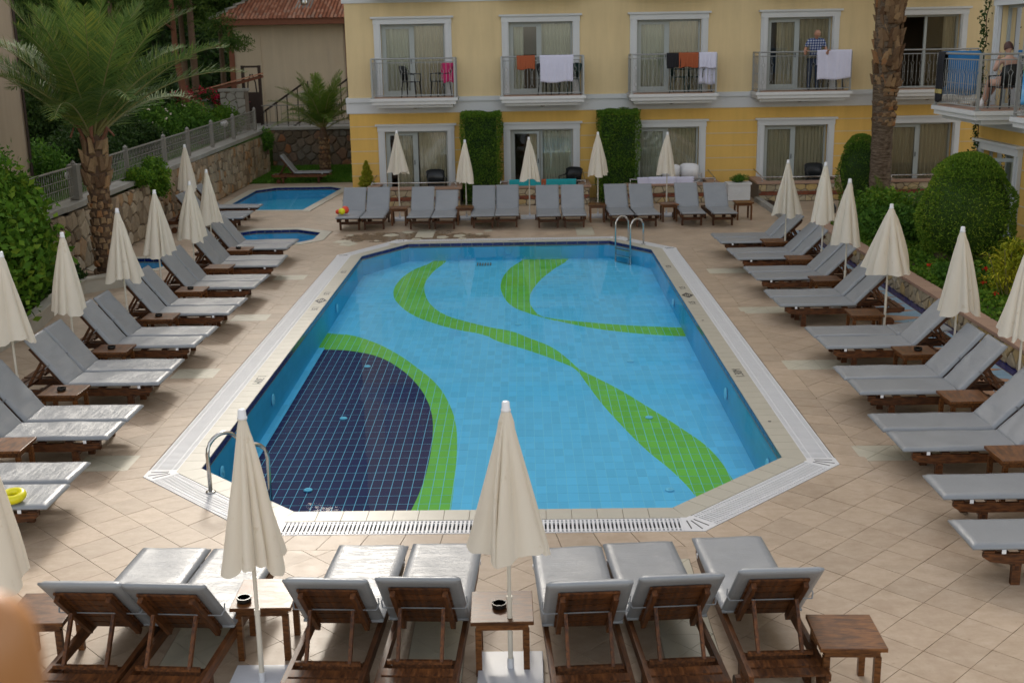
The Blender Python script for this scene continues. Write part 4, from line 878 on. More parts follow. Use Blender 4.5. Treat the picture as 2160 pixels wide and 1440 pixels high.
ME = {'side_rail': rail_mesh().mesh('side_rail', W_), 'front_leg': MB().box((0, 0, .115), (.075, .045, .23)).mesh('leg', W_), 'slat': MB().box((0, 0, 0), (.085, .56, .018)).mesh('slat', W_),
      'back_slat': MB().box((0, 0, 0), (.092, .43, .016)).mesh('slat', W_), 'cross': MB().box((0, 0, 0), (.035, .52, .07)).mesh('crossbar', W_), 'bar': MB().box((0, 0, 0), (.022, .46, .03)).mesh('crossbar', W_),
      'wheel': MB().tube([(0, -.02, 0), (0, .02, 0)], .075, 14).mesh('wheel', W_), 'tab': MB().box((0, 0, 0), (.035, .006, .035)).mesh('fastening_tab', M['whiteplastic']),
      'back_rail': MB().box((-.33, 0, 0), (.66, .035, .045)).mesh('back_rail', W_)}
def make_lounger(ang, seed, rich=True):
    t = empty('sun_lounger'); a = R(ang); ca, sa = math.cos(a), math.sin(a)
    for s in (-1, 1):
        inst('side_rail', ME['side_rail'], t, (0, s*.265, 0)); inst('leg', ME['front_leg'], t, (-.40, s*.235, 0)); inst('leg', ME['front_leg'], t, (-1.62, s*.235, 0))
        inst('wheel', ME['wheel'], t, (-1.76, s*.30, .075)) if rich else None
        inst('fastening_tab', ME['tab'], t, (-.26, s*.303, .325))
    inst('crossbar', ME['cross'], t, (-.40, 0, .17)); inst('crossbar', ME['cross'], t, (-1.62, 0, .20))
    for x in (-.15, -.45, -.75, -1.05): inst('slat', ME['slat'], t, (x, 0, .312))
    for x in (-1.84, -1.95): inst('slat', ME['slat'], t, (x, 0, .290))
    P = Vector((-1.21, 0, .335))      # hinge of the backrest
    at = lambda s, n: (P.x-s*ca-n*sa*-1*0-(-n)*0, 0, P.z+s*sa)
    def loc(s, n): return (P.x - s*ca + n*sa, 0, P.z + s*sa + n*ca)     # n towards the cushion side
    for s in (-1, 1):
        o = inst('back_rail', ME['back_rail'], t, (P.x - .045*sa*1, s*.185, P.z-.045*ca), (0, a, 0))
    for k in range(6): p = loc(.07+k*.112, -.012); inst('slat', ME['back_slat'], t, (p[0], 0, p[2]), (0, a, 0))
    h = loc(.44, -.07); f = Vector((-1.74, 0, .315))
    for s in (-1, 1):
        m = MB().bar((h[0], s*.155, h[2]), (f.x, s*.155, f.z), .024, .034).mesh('prop', W_) if s == -1 else m
        inst('prop', m, t, (0, 0 if s == -1 else .31, 0))
    inst('crossbar', ME['bar'], t, (f.x, 0, f.z))
    inst('seat_cushion', PADS[seed % 4], t, (0, 0, .356)); p = loc(-.01, .028)
    inst('back_cushion', BACKS[(seed*3+1) % 4], t, (p[0], 0, p[2]), (0, a, 0))
    st = loc(.34, -.03); g_ = loc(.34, .062)
    b = MB(); b.tube([(st[0], -.30, st[2]), (st[0], .30, st[2])], .005, 4); b.tube([(st[0], .30, st[2]), ((st[0]+g_[0])/2, .315, (st[2]+g_[2])/2), (g_[0], .303, g_[2])], .006, 4); b.tube([(st[0], -.30, st[2]), ((st[0]+g_[0])/2, -.315, (st[2]+g_[2])/2), (g_[0], -.303, g_[2])], .006, 4)
    b.build('elastic_strap', M['vinyl'], t); return t
PROTO = {}
def lounger(x, y, rz, ang, seed, label, group):
    k = (ang, seed % 4)
    if k not in PROTO: PROTO[k] = o = make_lounger(ang, seed)
    else: o = copy_tree(PROTO[k])
    o.location = (x, y, 0); o.rotation_euler = (0, 0, R(rz)); tag(o, label, 'sun lounger', group); return o
lr = random.Random(21); ordn = ['nearest', 'second', 'third', 'fourth', 'fifth', 'sixth', 'seventh', 'eighth', 'ninth']
GL, GR, GF, GB = 'sun loungers in the left row', 'sun loungers in the right row', 'sun loungers in the front row seen from behind', 'sun loungers in the back row under the facade'
LEFT = [(-4.55, 11.45), (-4.62, 13.44), (-4.72, 15.57), (-4.74, 17.49), (-4.76, 19.57), (-4.82, 21.65), (-4.88, 23.77), (-5.03, 25.79)]
for i, (x, y) in enumerate(LEFT):
    a = 52 if i else 48
    lounger(x, y-.31, lr.uniform(-.6, .6), a, i, f'grey sun lounger in the left row, farther one of the {ordn[i]} pair', GL)
    lounger(x+lr.uniform(-.03, .05), y-.94, lr.uniform(-.6, .6), a, i+1, f'grey lounger in the left row, nearer one of the {ordn[i]} pair'+(', yellow ring on it' if i == 0 else ''), GL)
RIGHT = [(3.86, 12.71), (3.98, 14.72), (4.12, 16.89), (4.05, 19.57), (4.1, 21.73), (4.12, 23.74), (4.10, 25.68)]
for i, (x, y) in enumerate(RIGHT):
    a = [45, 48, 45, 45, 45, 45, 45][i]; rr_ = lr.uniform(-.6, .6)
    back = 0 if i == 2 else a
    lounger(x, y-.31, 180+rr_, 5 if i == 2 else a, i+1, f'grey sun lounger in the right row, farther one of the {ordn[i]} pair'+(', laid nearly flat' if i == 2 else ''), GR)
    lounger(x+.02, y-.94, 180+rr_, a, i+2, f'grey sun lounger in the right row, nearer one of the {ordn[i]} pair', GR)
lounger(3.84, 10.46, 180, 45, 3, 'grey sun lounger cut by the right edge, farther of the two nearest', GR)
lounger(3.70, 9.36, 180, 45, 1, 'grey sun lounger cut by the right edge, the very nearest', GR)
FR = [(-3.03, 9.28, -3.3, 'leftmost in the front row, pad bright in sun'), (-2.41, 9.24, -4.0, 'second from left in the front row'), (-1.335, 9.29, -2.8, 'third from left in the front row'), (-.70, 9.30, -2.5, 'fourth from left, beside the table with ashtray'), (.315, 9.2, 3.0, 'fifth from left, right of the middle parasol'), (.925, 9.28, 4.0, 'sixth from left in the front row'), (1.70, 9.37, 1.8, 'rightmost, beside the lone side table')]
for i, (x, y, rz, lb) in enumerate(FR): lounger(x, y, 90+rz, 50, i, 'grey lounger seen from behind, '+lb, GF).scale = (1.09, 1, .97)
BK = [(-4.43, 29.0, 0, 47, 'leftmost in the back row, toys on its seat'), (-3.81, 29.0, 0, 47, 'second from the left in the back row'), (-2.64, 28.93, 0, 47, 'third from the left in the back row'), (-2.02, 28.9, 0, 36, 'fourth from left in back row, backrest lower than its neighbours'), (-1.05, 29.0, 0, 47, 'fifth from left in back row, left of the teal towels'), (-.44, 29.05, 0, 47, 'sixth from the left in the back row, before the teal towels'), (.60, 28.85, 0, 47, 'seventh from left in back row, right of the middle parasol'), (1.25, 28.85, 0, 47, 'eighth from the left in the back row'), (2.43, 28.86, 2, 47, 'ninth from left in back row, right of the second column hedge'), (3.07, 28.8, 2, 47, 'tenth from left in back row, before the white sheet'), (4.2, 28.86, 0, 47, 'eleventh from the left in the back row'), (4.97, 28.8, 1, 47, 'rightmost in the back row, before the white planter box')]
for i, (x, y, rz, a, lb) in enumerate(BK): lounger(x, y, -90+rz, a, i, 'grey lounger '+lb, GB)
lounger(-7.15, 31.6, 0, 52, 2, 'grey sun lounger farthest of the three by the wading pool', 'sun loungers by the wading pool')
lounger(-7.1, 30.26, 0, 52, 3, 'grey sun lounger in the middle of the three by the wading pool', 'sun loungers by the wading pool')
lounger(-7.1, 29.6, 0, 52, 1, 'grey sun lounger nearest of the three by the wading pool', 'sun loungers by the wading pool')
lounger(-6.62, 40.3, 0, 52, 0, 'lone sun lounger standing at the edge of the grass beyond the wading pool', 'sun lounger on the grass edge')
# ------------------------------------------------------------------ side tables and ashtrays
def make_table():
    t = empty('side_table'); T = M['tablewood']
    MB().box((0, 0, .44), (.46, .50, .03)).build('table_top', T, t, bevel=.004); MB().box((0, 0, .395), (.38, .42, .055)).build('apron', T, t)
    lm = MB().box((0, 0, .185), (.045, .045, .37)).mesh('leg', T)
    for sx in (-1, 1):
        for sy in (-1, 1): inst('leg', lm, t, (sx*.175, sy*.195, 0))
    return t
TB = None
TABS = [(-5.75, 11.95, 'beside the nearest left pair', 1), (-5.75, 13.72, 'between the second and third left pairs', 1)][:0]
TABS = [(-5.58, 11.78, 'left row, nearest one, cut by the left edge', 0), (-5.72, 13.80, 'left row, second one with an ashtray', 1), (-5.80, 15.85, 'left row, third one with an ashtray', 1), (-5.74, 17.85, 'left row, fourth one with an ashtray', 1), (-5.82, 19.95, 'left row, fifth one with an ashtray', 1), (-5.88, 22.1, 'left row, sixth one, empty', 0), (-5.96, 24.1, 'left row, farthest one with an ashtray', 1),
        (5.18, 24.1, 'right row, farthest one', 0), (5.24, 22.1, 'right row, second farthest', 0), (5.22, 20.05, 'right row, third farthest', 0), (5.15, 17.4, 'right row, before the parasol with the visible base', 0), (5.18, 15.12, 'right row, with an ashtray', 1), (5.08, 13.05, 'right row, second nearest', 0), (4.9, 11.1, 'right row, nearest, cut by the right edge', 0),
        (-.21, 7.94, 'front row, before the middle parasol', 1), (-2.02, 8.2, 'front row, bright top behind the left parasol', 0), (-3.66, 8.0, 'front row, left of the leftmost lounger', 0), (2.22, 7.5, 'alone at the right end of the front row', 0),
        (-3.24, 30.15, 'back row, leftmost', 0), (-1.54, 30.1, 'back row, second from the left', 0), (1.88, 30.2, 'back row, before the second column hedge', 0), (3.72, 30.1, 'back row, before the white sheet', 0), (5.65, 30.2, 'back row, rightmost before the planter box', 0)]
ash_proto = None
for x, y, lb, ash in TABS:
    t = make_table() if TB is None else copy_tree(TB); TB = TB or t
    t.location = (x, y, 0); t.rotation_euler = (0, 0, R(lr.uniform(-2, 2)+(90 if abs(x) > 4.8 and y < 28 else 0))); tag(t, 'small dark wooden side table, '+lb, 'side table', 'wooden side tables between the loungers')
    if ash:
        o = MB().lathe([(.048, 0), (.055, .01), (.055, .038), (.046, .038), (.042, .012), (.001, .012)], 18, (0, 0, 0)); [o.box((.05*math.cos(k), .05*math.sin(k), .036), (.016, .012, .012)) for k in (0.5, 2.6, 4.7)]
        o = o.build('ashtray', M['black'], None, smooth=False); o.location = (x-.02+(.05 if x > 4.8 else 0), y-.02, .4555); tag(o, 'round black ashtray on the side table, '+lb, 'ashtray', 'black ashtrays on the side tables')
ext = MB().lathe([(.048, 0), (.055, .01), (.055, .038), (.046, .038), (.042, .012), (.001, .012)], 18).build('ashtray', M['black']); ext.location = (-2.16, 8.06, .4555); tag(ext, 'round black ashtray at the left end of the bright table beside the front parasol', 'ashtray', 'black ashtrays on the side tables')
# ------------------------------------------------------------------ closed parasols
def canopy_mesh(seed, r1=.30, h=1.02):
    rg = random.Random(seed); nr = 8; seg = 96; rows = 22; b = MB(); ph = rg.random()*6; wid = [rg.uniform(.45, 1.7) for _ in range(nr)]; tot = sum(wid); acc = [0]
    for w in wid: acc.append(acc[-1]+w/tot)
    drop = [rg.uniform(-.03, .10) for _ in range(nr)]; curl = [rg.uniform(-.9, .9) for _ in range(nr)]; out = [rg.uniform(.82, 1.14) for _ in range(nr)]
    for i in range(rows+1):
        t = i/rows; R_ = .028+(r1-.028)*(t**.92)
        for k in range(seg):
            u = k/seg; j = max(q for q in range(nr) if acc[q] <= u+1e-9); v = (u-acc[j])/(acc[j+1]-acc[j])
            th = 2*PI*(u+ph)+curl[j]*t*.35*math.sin(PI*v)
            f = abs(math.sin(PI*v))**.62; dep = .34*min(1, t*2.2)
            rr = R_*((1-dep)+dep*1.12*f)*((out[j]*f+(1-f)) if t > .1 else 1)*(1+.05*noise.noise(Vector((math.cos(th)*2, math.sin(th)*2, t*2.5+seed))))
            rr *= 1+.16*t*t*math.sin(th*2+seed)
            z = -h*t - drop[j]*t*t*f**.6 - .006*math.sin(5*PI*v+j)*t**3
            b.v.append((rr*math.cos(th), rr*math.sin(th), z))
    for i in range(rows):
        for k in range(seg): a, c = i*seg+k, i*seg+(k+1) % seg; b.f.append((a, a+seg, c+seg, c))
    return b
CAN = [canopy_mesh(s, r).mesh('canopy', M['canvas'], True) for s, r in ((3, .28), (5, .30), (9, .27), (14, .29))]; WIDE = canopy_mesh(21, .40, .98).mesh('canopy', M['canvas'], True)
CAPM = MB().lathe([(.034, 0), (.036, .014), (.030, .02), (.027, .065), (.022, .072), (.001, .073)], 16, (0, 0, 0)).mesh('finial', M['whiteplastic'], True)
def parasol(x, y, h, seed, label, group, base=True, wide=False, tilt=(0, 0)):
    t = empty('parasol', (x, y, 0), label=label, cat='parasol', group=group); t.rotation_euler = (R(tilt[0]), R(tilt[1]), seed*1.3)
    MB().tube([(0, 0, .05), (0, 0, .62)], .019, 10).tube([(0, 0, .60), (0, 0, h-.07)], .0145, 10).tube([(0, 0, .585), (0, 0, .625)], .022, 10).build('pole', M['canvaspole'], t, smooth=False)
    inst('canopy', WIDE if wide else CAN[seed % 4], t, (0, 0, h-.06)); inst('finial', CAPM, t, (0, 0, h-.073))
    if base: o = MB().box((0, 0, .027), (.48, .48, .05)).tube([(0, 0, .05), (0, 0, .13)], .026, 10).build('base_slab', M['slab'], t, bevel=.006); o.rotation_euler = (0, 0, -seed*1.3)
    return t
M['canvaspole'] = plain('cream_pole', (0.62, 0.58, 0.50), 0.4, var=0.05)
parasol(-.15, 7.76, 2.10, 1, 'closed cream parasol in the middle of the front row', 'closed parasols', tilt=(0, 0)); u1p = parasol(-1.95, 7.60, 2.12, 3, 'closed cream parasol left of centre in the front row, before the pool ladder', 'closed parasols'); [setattr(c_, 'scale', (.80, .80, 1.02)) for c_ in u1p.children if c_.name.startswith('canopy')]
for o in (bpy.data.objects['parasol'], bpy.data.objects['parasol.001']): o.children[-1].location.y = -.0
parasol(-3.66, 7.35, 2.12, 2, 'closed cream parasol cut by the left edge, nearest on the left', 'closed parasols')
for i, (x, y, h) in enumerate(((-6.32, 13.9, 2.18), (-6.37, 15.9, 2.10), (-6.27, 17.9, 2.15), (-6.37, 20.0, 2.18), (-6.37, 22.1, 2.09), (-6.53, 24.1, 2.11))):
    parasol(x, y, h, i+1, f'closed white parasol behind the left row, {ordn[i+1]} from the front', 'closed parasols', tilt=(lr.uniform(-1, 1), lr.uniform(-1.2, 1.2)))
parasol(-8.34, 29.0, 2.24, 2, 'closed greyish parasol by the left wall, farthest on the left', 'closed parasols')
for i, (x, y, h) in enumerate(((5.63, 12.93, 2.29), (5.65, 15.02, 2.12), (5.62, 17.9, 2.03), (5.5, 19.84, 2.2), (5.62, 21.95, 2.27), (5.38, 24.0, 2.12))):
    parasol(x, y, h, i+2, f'closed white parasol behind the right row, {ordn[i]} from the camera'+(', flaring wide' if i == 2 else ''), 'closed parasols', wide=i == 2, tilt=(0, (-2.2, -1.0, 0, 0, 0, 0)[i]*0))
for i, (x, h, lb) in enumerate(((-3.32, 2.35, 'leftmost'), (-1.54, 2.09, 'second from the left'), (.14, 2.13, 'middle one, its white base in the open'), (1.95, 2.23, 'fourth from the left, before the column hedge'), (3.77, 2.2, 'rightmost, before the white sheet'))):
    parasol(x, 31.0 if i != 2 else 31.0, h, i+1, 'small closed white parasol behind the back row, '+lb, 'closed parasols')
# ------------------------------------------------------------------ pool ladders
def ladder(x, y, rz, label):
    t = empty('pool_ladder', (x, y, 0), rz, label, 'ladder')
    for s in (-1, 1):
        pts = [(s*.27, -.24, .0), (s*.27, -.24, .42)]+[(s*.27, -.24+.19*(1-math.cos(a)), .42+.19*math.sin(a)) for a in [PI*k/10 for k in range(1, 10)]]+[(s*.27, .14, .42), (s*.27, .14, -.55)]
        MB().tube(pts, .0215, 12).build('rail', M['steel'], t, smooth=True); MB().lathe([(.055, .007), (.05, .018), (.025, .02)], 16, (s*.27, -.24, 0)).build('flange', M['steel'], t, smooth=True)
    for z in (-.12, -.27, -.42): MB().box((0, .14, z), (.50, .07, .022)).build('rung', M['steel'], t)
ladder(-2.97, 11.44, R(-45), 'stainless steel pool ladder at the near left chamfer behind the left front parasol')
ladder(2.36, 26.60, R(180-56), 'stainless steel pool ladder at the far right corner of the pool')
# ------------------------------------------------------------------ towels, chairs, toys
def drape(name, w, front, back, mat, loc, rz, label, cat='towel', group=None, seed=1, r=.028, skew=0.0, band=None):
    rg = random.Random(seed); nx = 28; path = []
    for k in range(14): path.append((-r-.004, -front+front*k/14))
    for k in range(7): a = PI*k/6; path.append((-(r+.004)*math.cos(a), r*math.sin(a)))
    for k in range(1, 9): path.append((r+.004, -back*k/8))
    b = MB()
    for i in range(nx+1):
        u = i/nx
        for j, (yy, zz) in enumerate(path):
            amp = min(1, max(0, -zz)/.25); wv = amp*(.024*math.sin(u*13+seed)+.013*math.sin(u*33+seed*2)); z = zz-(skew*u*max(0, -zz))+(.02*math.sin(u*7+seed)*amp)
            b.v.append(((u-.5)*w*(1-.03*amp), yy+(-1 if yy < 0 else 1)*abs(wv), z))
    m = len(path)
    for i in range(nx):
        for j in range(m-1): b.f.append((i*m+j, (i+1)*m+j, (i+1)*m+j+1, i*m+j+1))
    o = b.build(name, mat, None, smooth=True); o.location = loc; o.rotation_euler = (0, 0, rz); s = o.modifiers.new('thickness', 'SOLIDIFY'); s.thickness = .006; s.offset = 0
    tag(o, label, cat, group)
    if band: bb = MB().box((0, -r-.030, -front+band), (w*.98, .012, .09)); bo = bb.build('gold_stripe', M['gold'], o); 
    return o
RZ = FL1+1.10; RY = FY-1.02+.07
def bx(px, Y=RY): return (px-1101)/2467*(Y*.97+.0)*1.0
drape('towel', .96, .72, .4, M['towel_white'], (.97, RY, RZ), 0, 'white towel hung over the railing of the second balcony', seed=2, group='towels on the balconies')
drape('towel', .52, .35, .3, M['towel_orange'], (.10, RY, RZ), 0, 'rust orange towel on the second balcony railing, left of the white one', seed=3, group='towels on the balconies')
drape('towel', .5, .38, .3, M['towel_black'], (4.33, RY, RZ), 0, 'black towel on the third balcony railing', seed=4, group='towels on the balconies')
drape('towel', .56, .38, .3, M['towel_orange'], (4.70, RY-.01, RZ+.005), 0, 'rust orange towel on the third balcony railing', seed=5, group='towels on the balconies')
drape('towel', .50, .40, .85, M['towel_white'], (5.24, RY-.005, RZ+.003), 0, 'short white towel on the right end of the third balcony railing', seed=6, group='towels on the balconies')
drape('towel', .98, .80, .4, M['towel_white'], (8.80, RY-.01, RZ+.01), R(1), 'large white towel on the right part of the fourth balcony railing', seed=7, group='towels on the balconies', skew=-.05)
drape('towel', .42, 1.02, .7, M['towel_black'], (8.95+.07, 26.2-.34, RZ+.01), R(-90), 'long black towel with a gold patterned band on the wing balcony corner', seed=8, band=.22, group='towels on the balconies')
drape('towel', .85, .9, .8, M['towel_blue'], (9.50, 26.2-.07, RZ+.01), R(180), 'bright blue towel hung on the far side of the seated woman\'s balcony', seed=9, group='towels on the balconies')
drape('towel', .80, .85, .6, M['towel_print'], (8.95+.07, 21.2, RZ+.01), R(-90), 'green and blue printed towel on the nearer wing balcony', seed=10, group='towels on the balconies')
drape('towel', .95, .42, .3, M['towel_teal'], (.05, PATIO_Y+.15, .70), 0, 'teal towel on the handrail under the second window, left one', seed=11, group='teal towels on the patio rail')
drape('towel', .95, .33, .3, M['towel_teal'], (1.02, PATIO_Y+.14, .70), 0, 'teal towel on the handrail under the second window, right one', seed=12, group='teal towels on the patio rail')
drape('towel', .14, .22, .2, M['towel_orange'], (.56, PATIO_Y+.135, .705), 0, 'small red cloth between the two teal towels', seed=13)
drape('towel', 1.62, .20, .3, M['towel_white'], (4.05, PATIO_Y+.15, .705), 0, 'long white towel on the handrail under the middle window', seed=14, group='white cloths on the patio rail')
drape('towel', .78, .46, .3, M['towel_white'], (3.95, PATIO_Y+.125, .70), 0, 'white towel hanging lower in front of the long white one', seed=15, r=.045, group='white cloths on the patio rail')
drape('towel', .62, .55, .4, M['towel_white'], (8.75, 19.2, 1.18), R(-75), 'white towel with print hanging at the right edge beside the yellow croton', seed=16)
def chair(x, y, z, rz, mat, label, group=None, h=.88):
    t = empty('plastic_chair', (x, y, z), rz, label, 'chair', group)
    for sx in (-1, 1):
        for sy in (-1, 1): MB().tube([(sx*.24, sy*.22, 0), (sx*.20, sy*.19, .43)], [.018, .024], 6).build('leg', mat, t)
        MB().tube([(sx*.25, -.20, .42), (sx*.27, -.20, .64), (sx*.26, .18, .66), (sx*.21, .24, .8)], .018, 6).build('arm', mat, t, smooth=True)
    MB().box((0, 0, .43), (.46, .44, .03)).build('seat', mat, t, bevel=.01)
    b = MB(); n = 10
    for i in range(n+1):
        u = i/n*2-1; yy = .24-.06*u*u; top = .47+(h-.47)*(1-.14*abs(u)**4); b.v += [(u*.23, yy-.02, .46), (u*.27, yy+.06, top)]
        if i: o = 2*i; b.f.append((o-2, o, o+1, o-1))
    o = b.build('backrest', mat, t, smooth=True); s = o.modifiers.new('thickness', 'SOLIDIFY'); s.thickness = .02
    return t
DK = M['dark']
chair(-3.2, 34.35, FL1+.02, R(75), DK, 'dark folding chair on the first balcony, middle', 'dark chairs on the balconies'); chair(-2.35, 34.4, FL1+.02, R(-60), DK, 'dark chair on the first balcony under the pink towel', 'dark chairs on the balconies')
chair(.75, 34.45, FL1+.02, R(60), DK, 'dark chair behind the white towel of the second balcony', 'dark chairs on the balconies'); chair(1.35, 34.45, FL1+.02, R(-60), M['greenchair'], 'dark green chair at the right end of the second balcony', 'dark chairs on the balconies')
chair(4.5, 34.45, FL1+.02, R(70), M['greenchair'], 'dark green chair on the third balcony', 'dark chairs on the balconies'); chair(5.1, 34.4, FL1+.02, R(-50), M['greenchair'], 'dark green chair at the right end of the third balcony', 'dark chairs on the balconies')
chair(8.9, 34.5, FL1+.02, R(-40), DK, 'dark chair behind the large white towel of the fourth balcony', 'dark chairs on the balconies'); 
drape('towel', .40, .5, .45, M['towel_pink'], (-2.13, 34.30, FL1+.92), R(35), 'bright pink towel over a chair back on the first balcony', seed=17, r=.04)
chair(-2.55, 34.1, .11, R(10), DK, 'dark plastic chair on the patio under the leftmost window', 'chairs on the patios'); chair(1.35, 34.15, .11, R(-30), DK, 'dark chair on the patio behind the teal towels', 'chairs on the patios')
chair(4.25, 34.2, .11, R(180), M['whiteplastic'], 'white plastic chair behind the white cloth, left one', 'white plastic chairs on the middle patio', .95); chair(4.85, 34.15, .11, R(160), M['whiteplastic'], 'white plastic chair behind the white cloth, right one', 'white plastic chairs on the middle patio', .98)
chair(8.45, 34.15, .11, R(0), DK, 'dark plastic chair on the patio under the fourth window', 'chairs on the patios')
def torus(name, R1, r1, mat, loc, rot, label, cat, sq=1.0):
    b = MB(); n, m = 28, 12
    for i in range(n):
        for j in range(m): a, c = 2*PI*i/n, 2*PI*j/m; b.v.append(((R1+r1*math.cos(c))*math.cos(a), (R1+r1*math.cos(c))*math.sin(a), r1*math.sin(c)*sq))
    for i in range(n):
        for j in range(m): b.f.append((i*m+j, ((i+1) % n)*m+j, ((i+1) % n)*m+(j+1) % m, i*m+(j+1) % m))
    o = b.build(name, mat, None, smooth=True); o.location = loc; o.rotation_euler = rot; return tag(o, label, cat)
torus('rubber_ring', .085, .042, M['yellow_rubber'], (-4.88, 10.32, .44), (R(8), 0, 0), 'yellow inflatable ring lying on the nearest left lounger', 'rubber ring')
toy = empty('beach_toy', (-4.60, 29.42, .40), label='red and yellow ball shaped toy on the leftmost back row lounger', cat='toy')
def ball(r, c, mat, nm): MB().lathe([(r*math.sin(PI*k/10)+1e-4, r-r*math.cos(PI*k/10)) for k in range(11)], 16, c).build(nm, mat, toy, smooth=True)
ball(.085, (0, -.1, .0), M['yellow_rubber'], 'yellow_ball'); ball(.10, (.06, .06, .0), M['red_rubber'], 'red_ball'); ball(.06, (-.12, 0, .0), M['red_rubber'], 'red_knob')
# planter box of white relief
px_ = empty('planter_box', (6.02, 33.0, 0), label='white planter box with a flower relief right of the back row', cat='planter')
MB().box((0, 0, .06), (.70, .45, .11)).build('plinth', M['kerb'], px_); MB().box((0, 0, .36), (.62, .40, .46)).build('box', M['whitepaint'], px_, bevel=.01); MB().box((0, 0, .60), (.68, .46, .05)).build('rim', M['whitepaint'], px_)
for k in range(8): a = PI*k/4; MB().bar((0, -.206, .36), (.15*math.cos(a), -.206, .36+.14*math.sin(a)), .025, .015, (0, 1, 0)).build('petal', M['whitepaint'], px_)
MB().tube([(0, -.20, .36), (0, -.222, .36)], .04, 12).build('flower_centre', M['whitepaint'], px_)
gp = empty('garden_light', (7.35, 27.9, 0), label='short black garden light post at the head of the right planter wall', cat='lamp'); MB().tube([(0, 0, 0), (0, 0, .55)], .03, 8).build('lamp_post', M['dark'], gp); MB().lathe([(.09, .45), (.10, .6), (.04, .68)], 10).build('lamp_head', M['dark'], gp)
# wooden post of the viewer's own balcony, close to the camera and out of focus
bp_ = empty('wooden_post', (-.398, .78, 0), label='blurred varnished wooden railing post very close in the bottom left corner', cat='post')
MB().lathe([(.026, 0), (.026, 4.02), (.034, 4.04), (.034, 4.065), (.031, 4.09), (.023, 4.105), (.011, 4.115), (.001, 4.118)], 20).build('shaft', M['postwood'], bp_, smooth=True); MB().box((.02, -.02, .1), (.16, .16, .2)).build('foot_block', M['postwood'], bp_)
# ------------------------------------------------------------------ plants
import numpy as np
def leaf_mesh(name, cen, size, mat, seed=0, aspect=2.2, nrm=None, align=0.0, curl=0.0):
    rs = np.random.RandomState(seed); n = len(cen); cen = np.asarray(cen, float); size = np.broadcast_to(np.asarray(size, float), (n,))*rs.uniform(.7, 1.3, n)
    a = rs.normal(size=(n, 3)); 
    if nrm is not None and align: a = a*(1-align)+np.asarray(nrm)*align*1.6
    a /= np.linalg.norm(a, axis=1)[:, None]+1e-9
    r = rs.normal(size=(n, 3)); b = np.cross(a, r); b /= np.linalg.norm(b, axis=1)[:, None]+1e-9; c = np.cross(a, b)
    L = (size/2)[:, None]; W = L/aspect
    V = np.stack([cen-a*L, cen+b*W-a*L*.1+c*W*.25, cen+a*L, cen-b*W-a*L*.1+c*W*.25], 1).reshape(-1, 3)
    me = bpy.data.meshes.new(name); me.vertices.add(4*n); me.vertices.foreach_set('co', V.ravel())
    me.loops.add(4*n); me.loops.foreach_set('vertex_index', np.arange(4*n)); me.polygons.add(n)
    me.polygons.foreach_set('loop_start', np.arange(n)*4); me.polygons.foreach_set('loop_total', np.full(n, 4)); me.materials.append(mat); me.update(calc_edges=True); return me
def blob(n, c, r, seed, shell=.35, lump=.22, freq=2.5, zmin=None):
    rs = np.random.RandomState(seed); out = []; nr = []
    d = rs.normal(size=(n, 3)); d /= np.linalg.norm(d, axis=1)[:, None]
    for v in d:
        k = 1+lump*noise.noise(Vector(v*freq)+Vector((seed*3.1, 0, 0)))*1.6+lump*.5*noise.noise(Vector(v*freq*2.7)+Vector((seed, 5, 0)))
        t = 1-shell*rs.rand()**1.6; out.append((c[0]+v[0]*r[0]*k*t, c[1]+v[1]*r[1]*k*t, c[2]+v[2]*r[2]*k*t)); nr.append(v)
    o = np.array(out); nr = np.array(nr)
    if zmin is not None: m = o[:, 2] > zmin; o, nr = o[m], nr[m]
    return o, nr
def core(c, r, mat, name, parent, seg=16):
    b = MB()
    for i in range(9):
        ph = PI*i/8
        for k in range(seg): th = 2*PI*k/seg; q = 1+.12*noise.noise(Vector((math.cos(th)*2, math.sin(th)*2, i*.7))); b.v.append((c[0]+r[0]*math.sin(ph)*math.cos(th)*q, c[1]+r[1]*math.sin(ph)*math.sin(th)*q, c[2]+r[2]*math.cos(ph)))
    for i in range(8):
        for k in range(seg): b.f.append((i*seg+k, (i+1)*seg+k, (i+1)*seg+(k+1) % seg, i*seg+(k+1) % seg))
    return b.build(name, mat, parent, smooth=True)
def shrub(x, y, z, r, h, mat, label, n=2500, leaf=.08, seed=1, lumps=5, cat='shrub', group=None, stems=4, name='shrub', aspect=2.2, flowers=None, inner=True):
    t = empty(name, (x, y, z), label=label, cat=cat, group=group); rs = random.Random(seed); P, N = [], []
    for k in range(lumps):
        a = 2*PI*k/lumps+rs.random(); q = rs.uniform(.15, .55) if k else 0; cc = (math.cos(a)*r*q, math.sin(a)*r*q, h*rs.uniform(.38, .68)); rr = r*rs.uniform(.5, .75)
        o, nn = blob(n//lumps, cc, (rr, rr, h*.36*rs.uniform(.8, 1.15)), seed*10+k, .5, .3, zmin=0.02); P.append(o); N.append(nn)
    P = np.concatenate(P); N = np.concatenate(N); o = bpy.data.objects.new('foliage', leaf_mesh('foliage', P, leaf, mat, seed, aspect)); C.objects.link(o); o.parent = t
    for k in range(stems): a = rs.random()*6; MB().tube([(0.04*math.cos(a), .04*math.sin(a), -.02), (r*.3*math.cos(a), r*.3*math.sin(a), h*.6)], [.022, .008], 5).build('stem', M['bark'], t)
    if flowers:
        idx = np.random.RandomState(seed+5).choice(len(P), flowers[1]); q = P[idx]+N[idx]*.06; q = q[q[:, 2] > h*.35]
        rep = np.repeat(q, 5, 0)+np.random.RandomState(seed).normal(size=(len(q)*5, 3))*flowers[2]*.35; o = bpy.data.objects.new('flowers', leaf_mesh('flowers', rep, flowers[2], flowers[0], seed, 1.2)); C.objects.link(o); o.parent = t
    return t
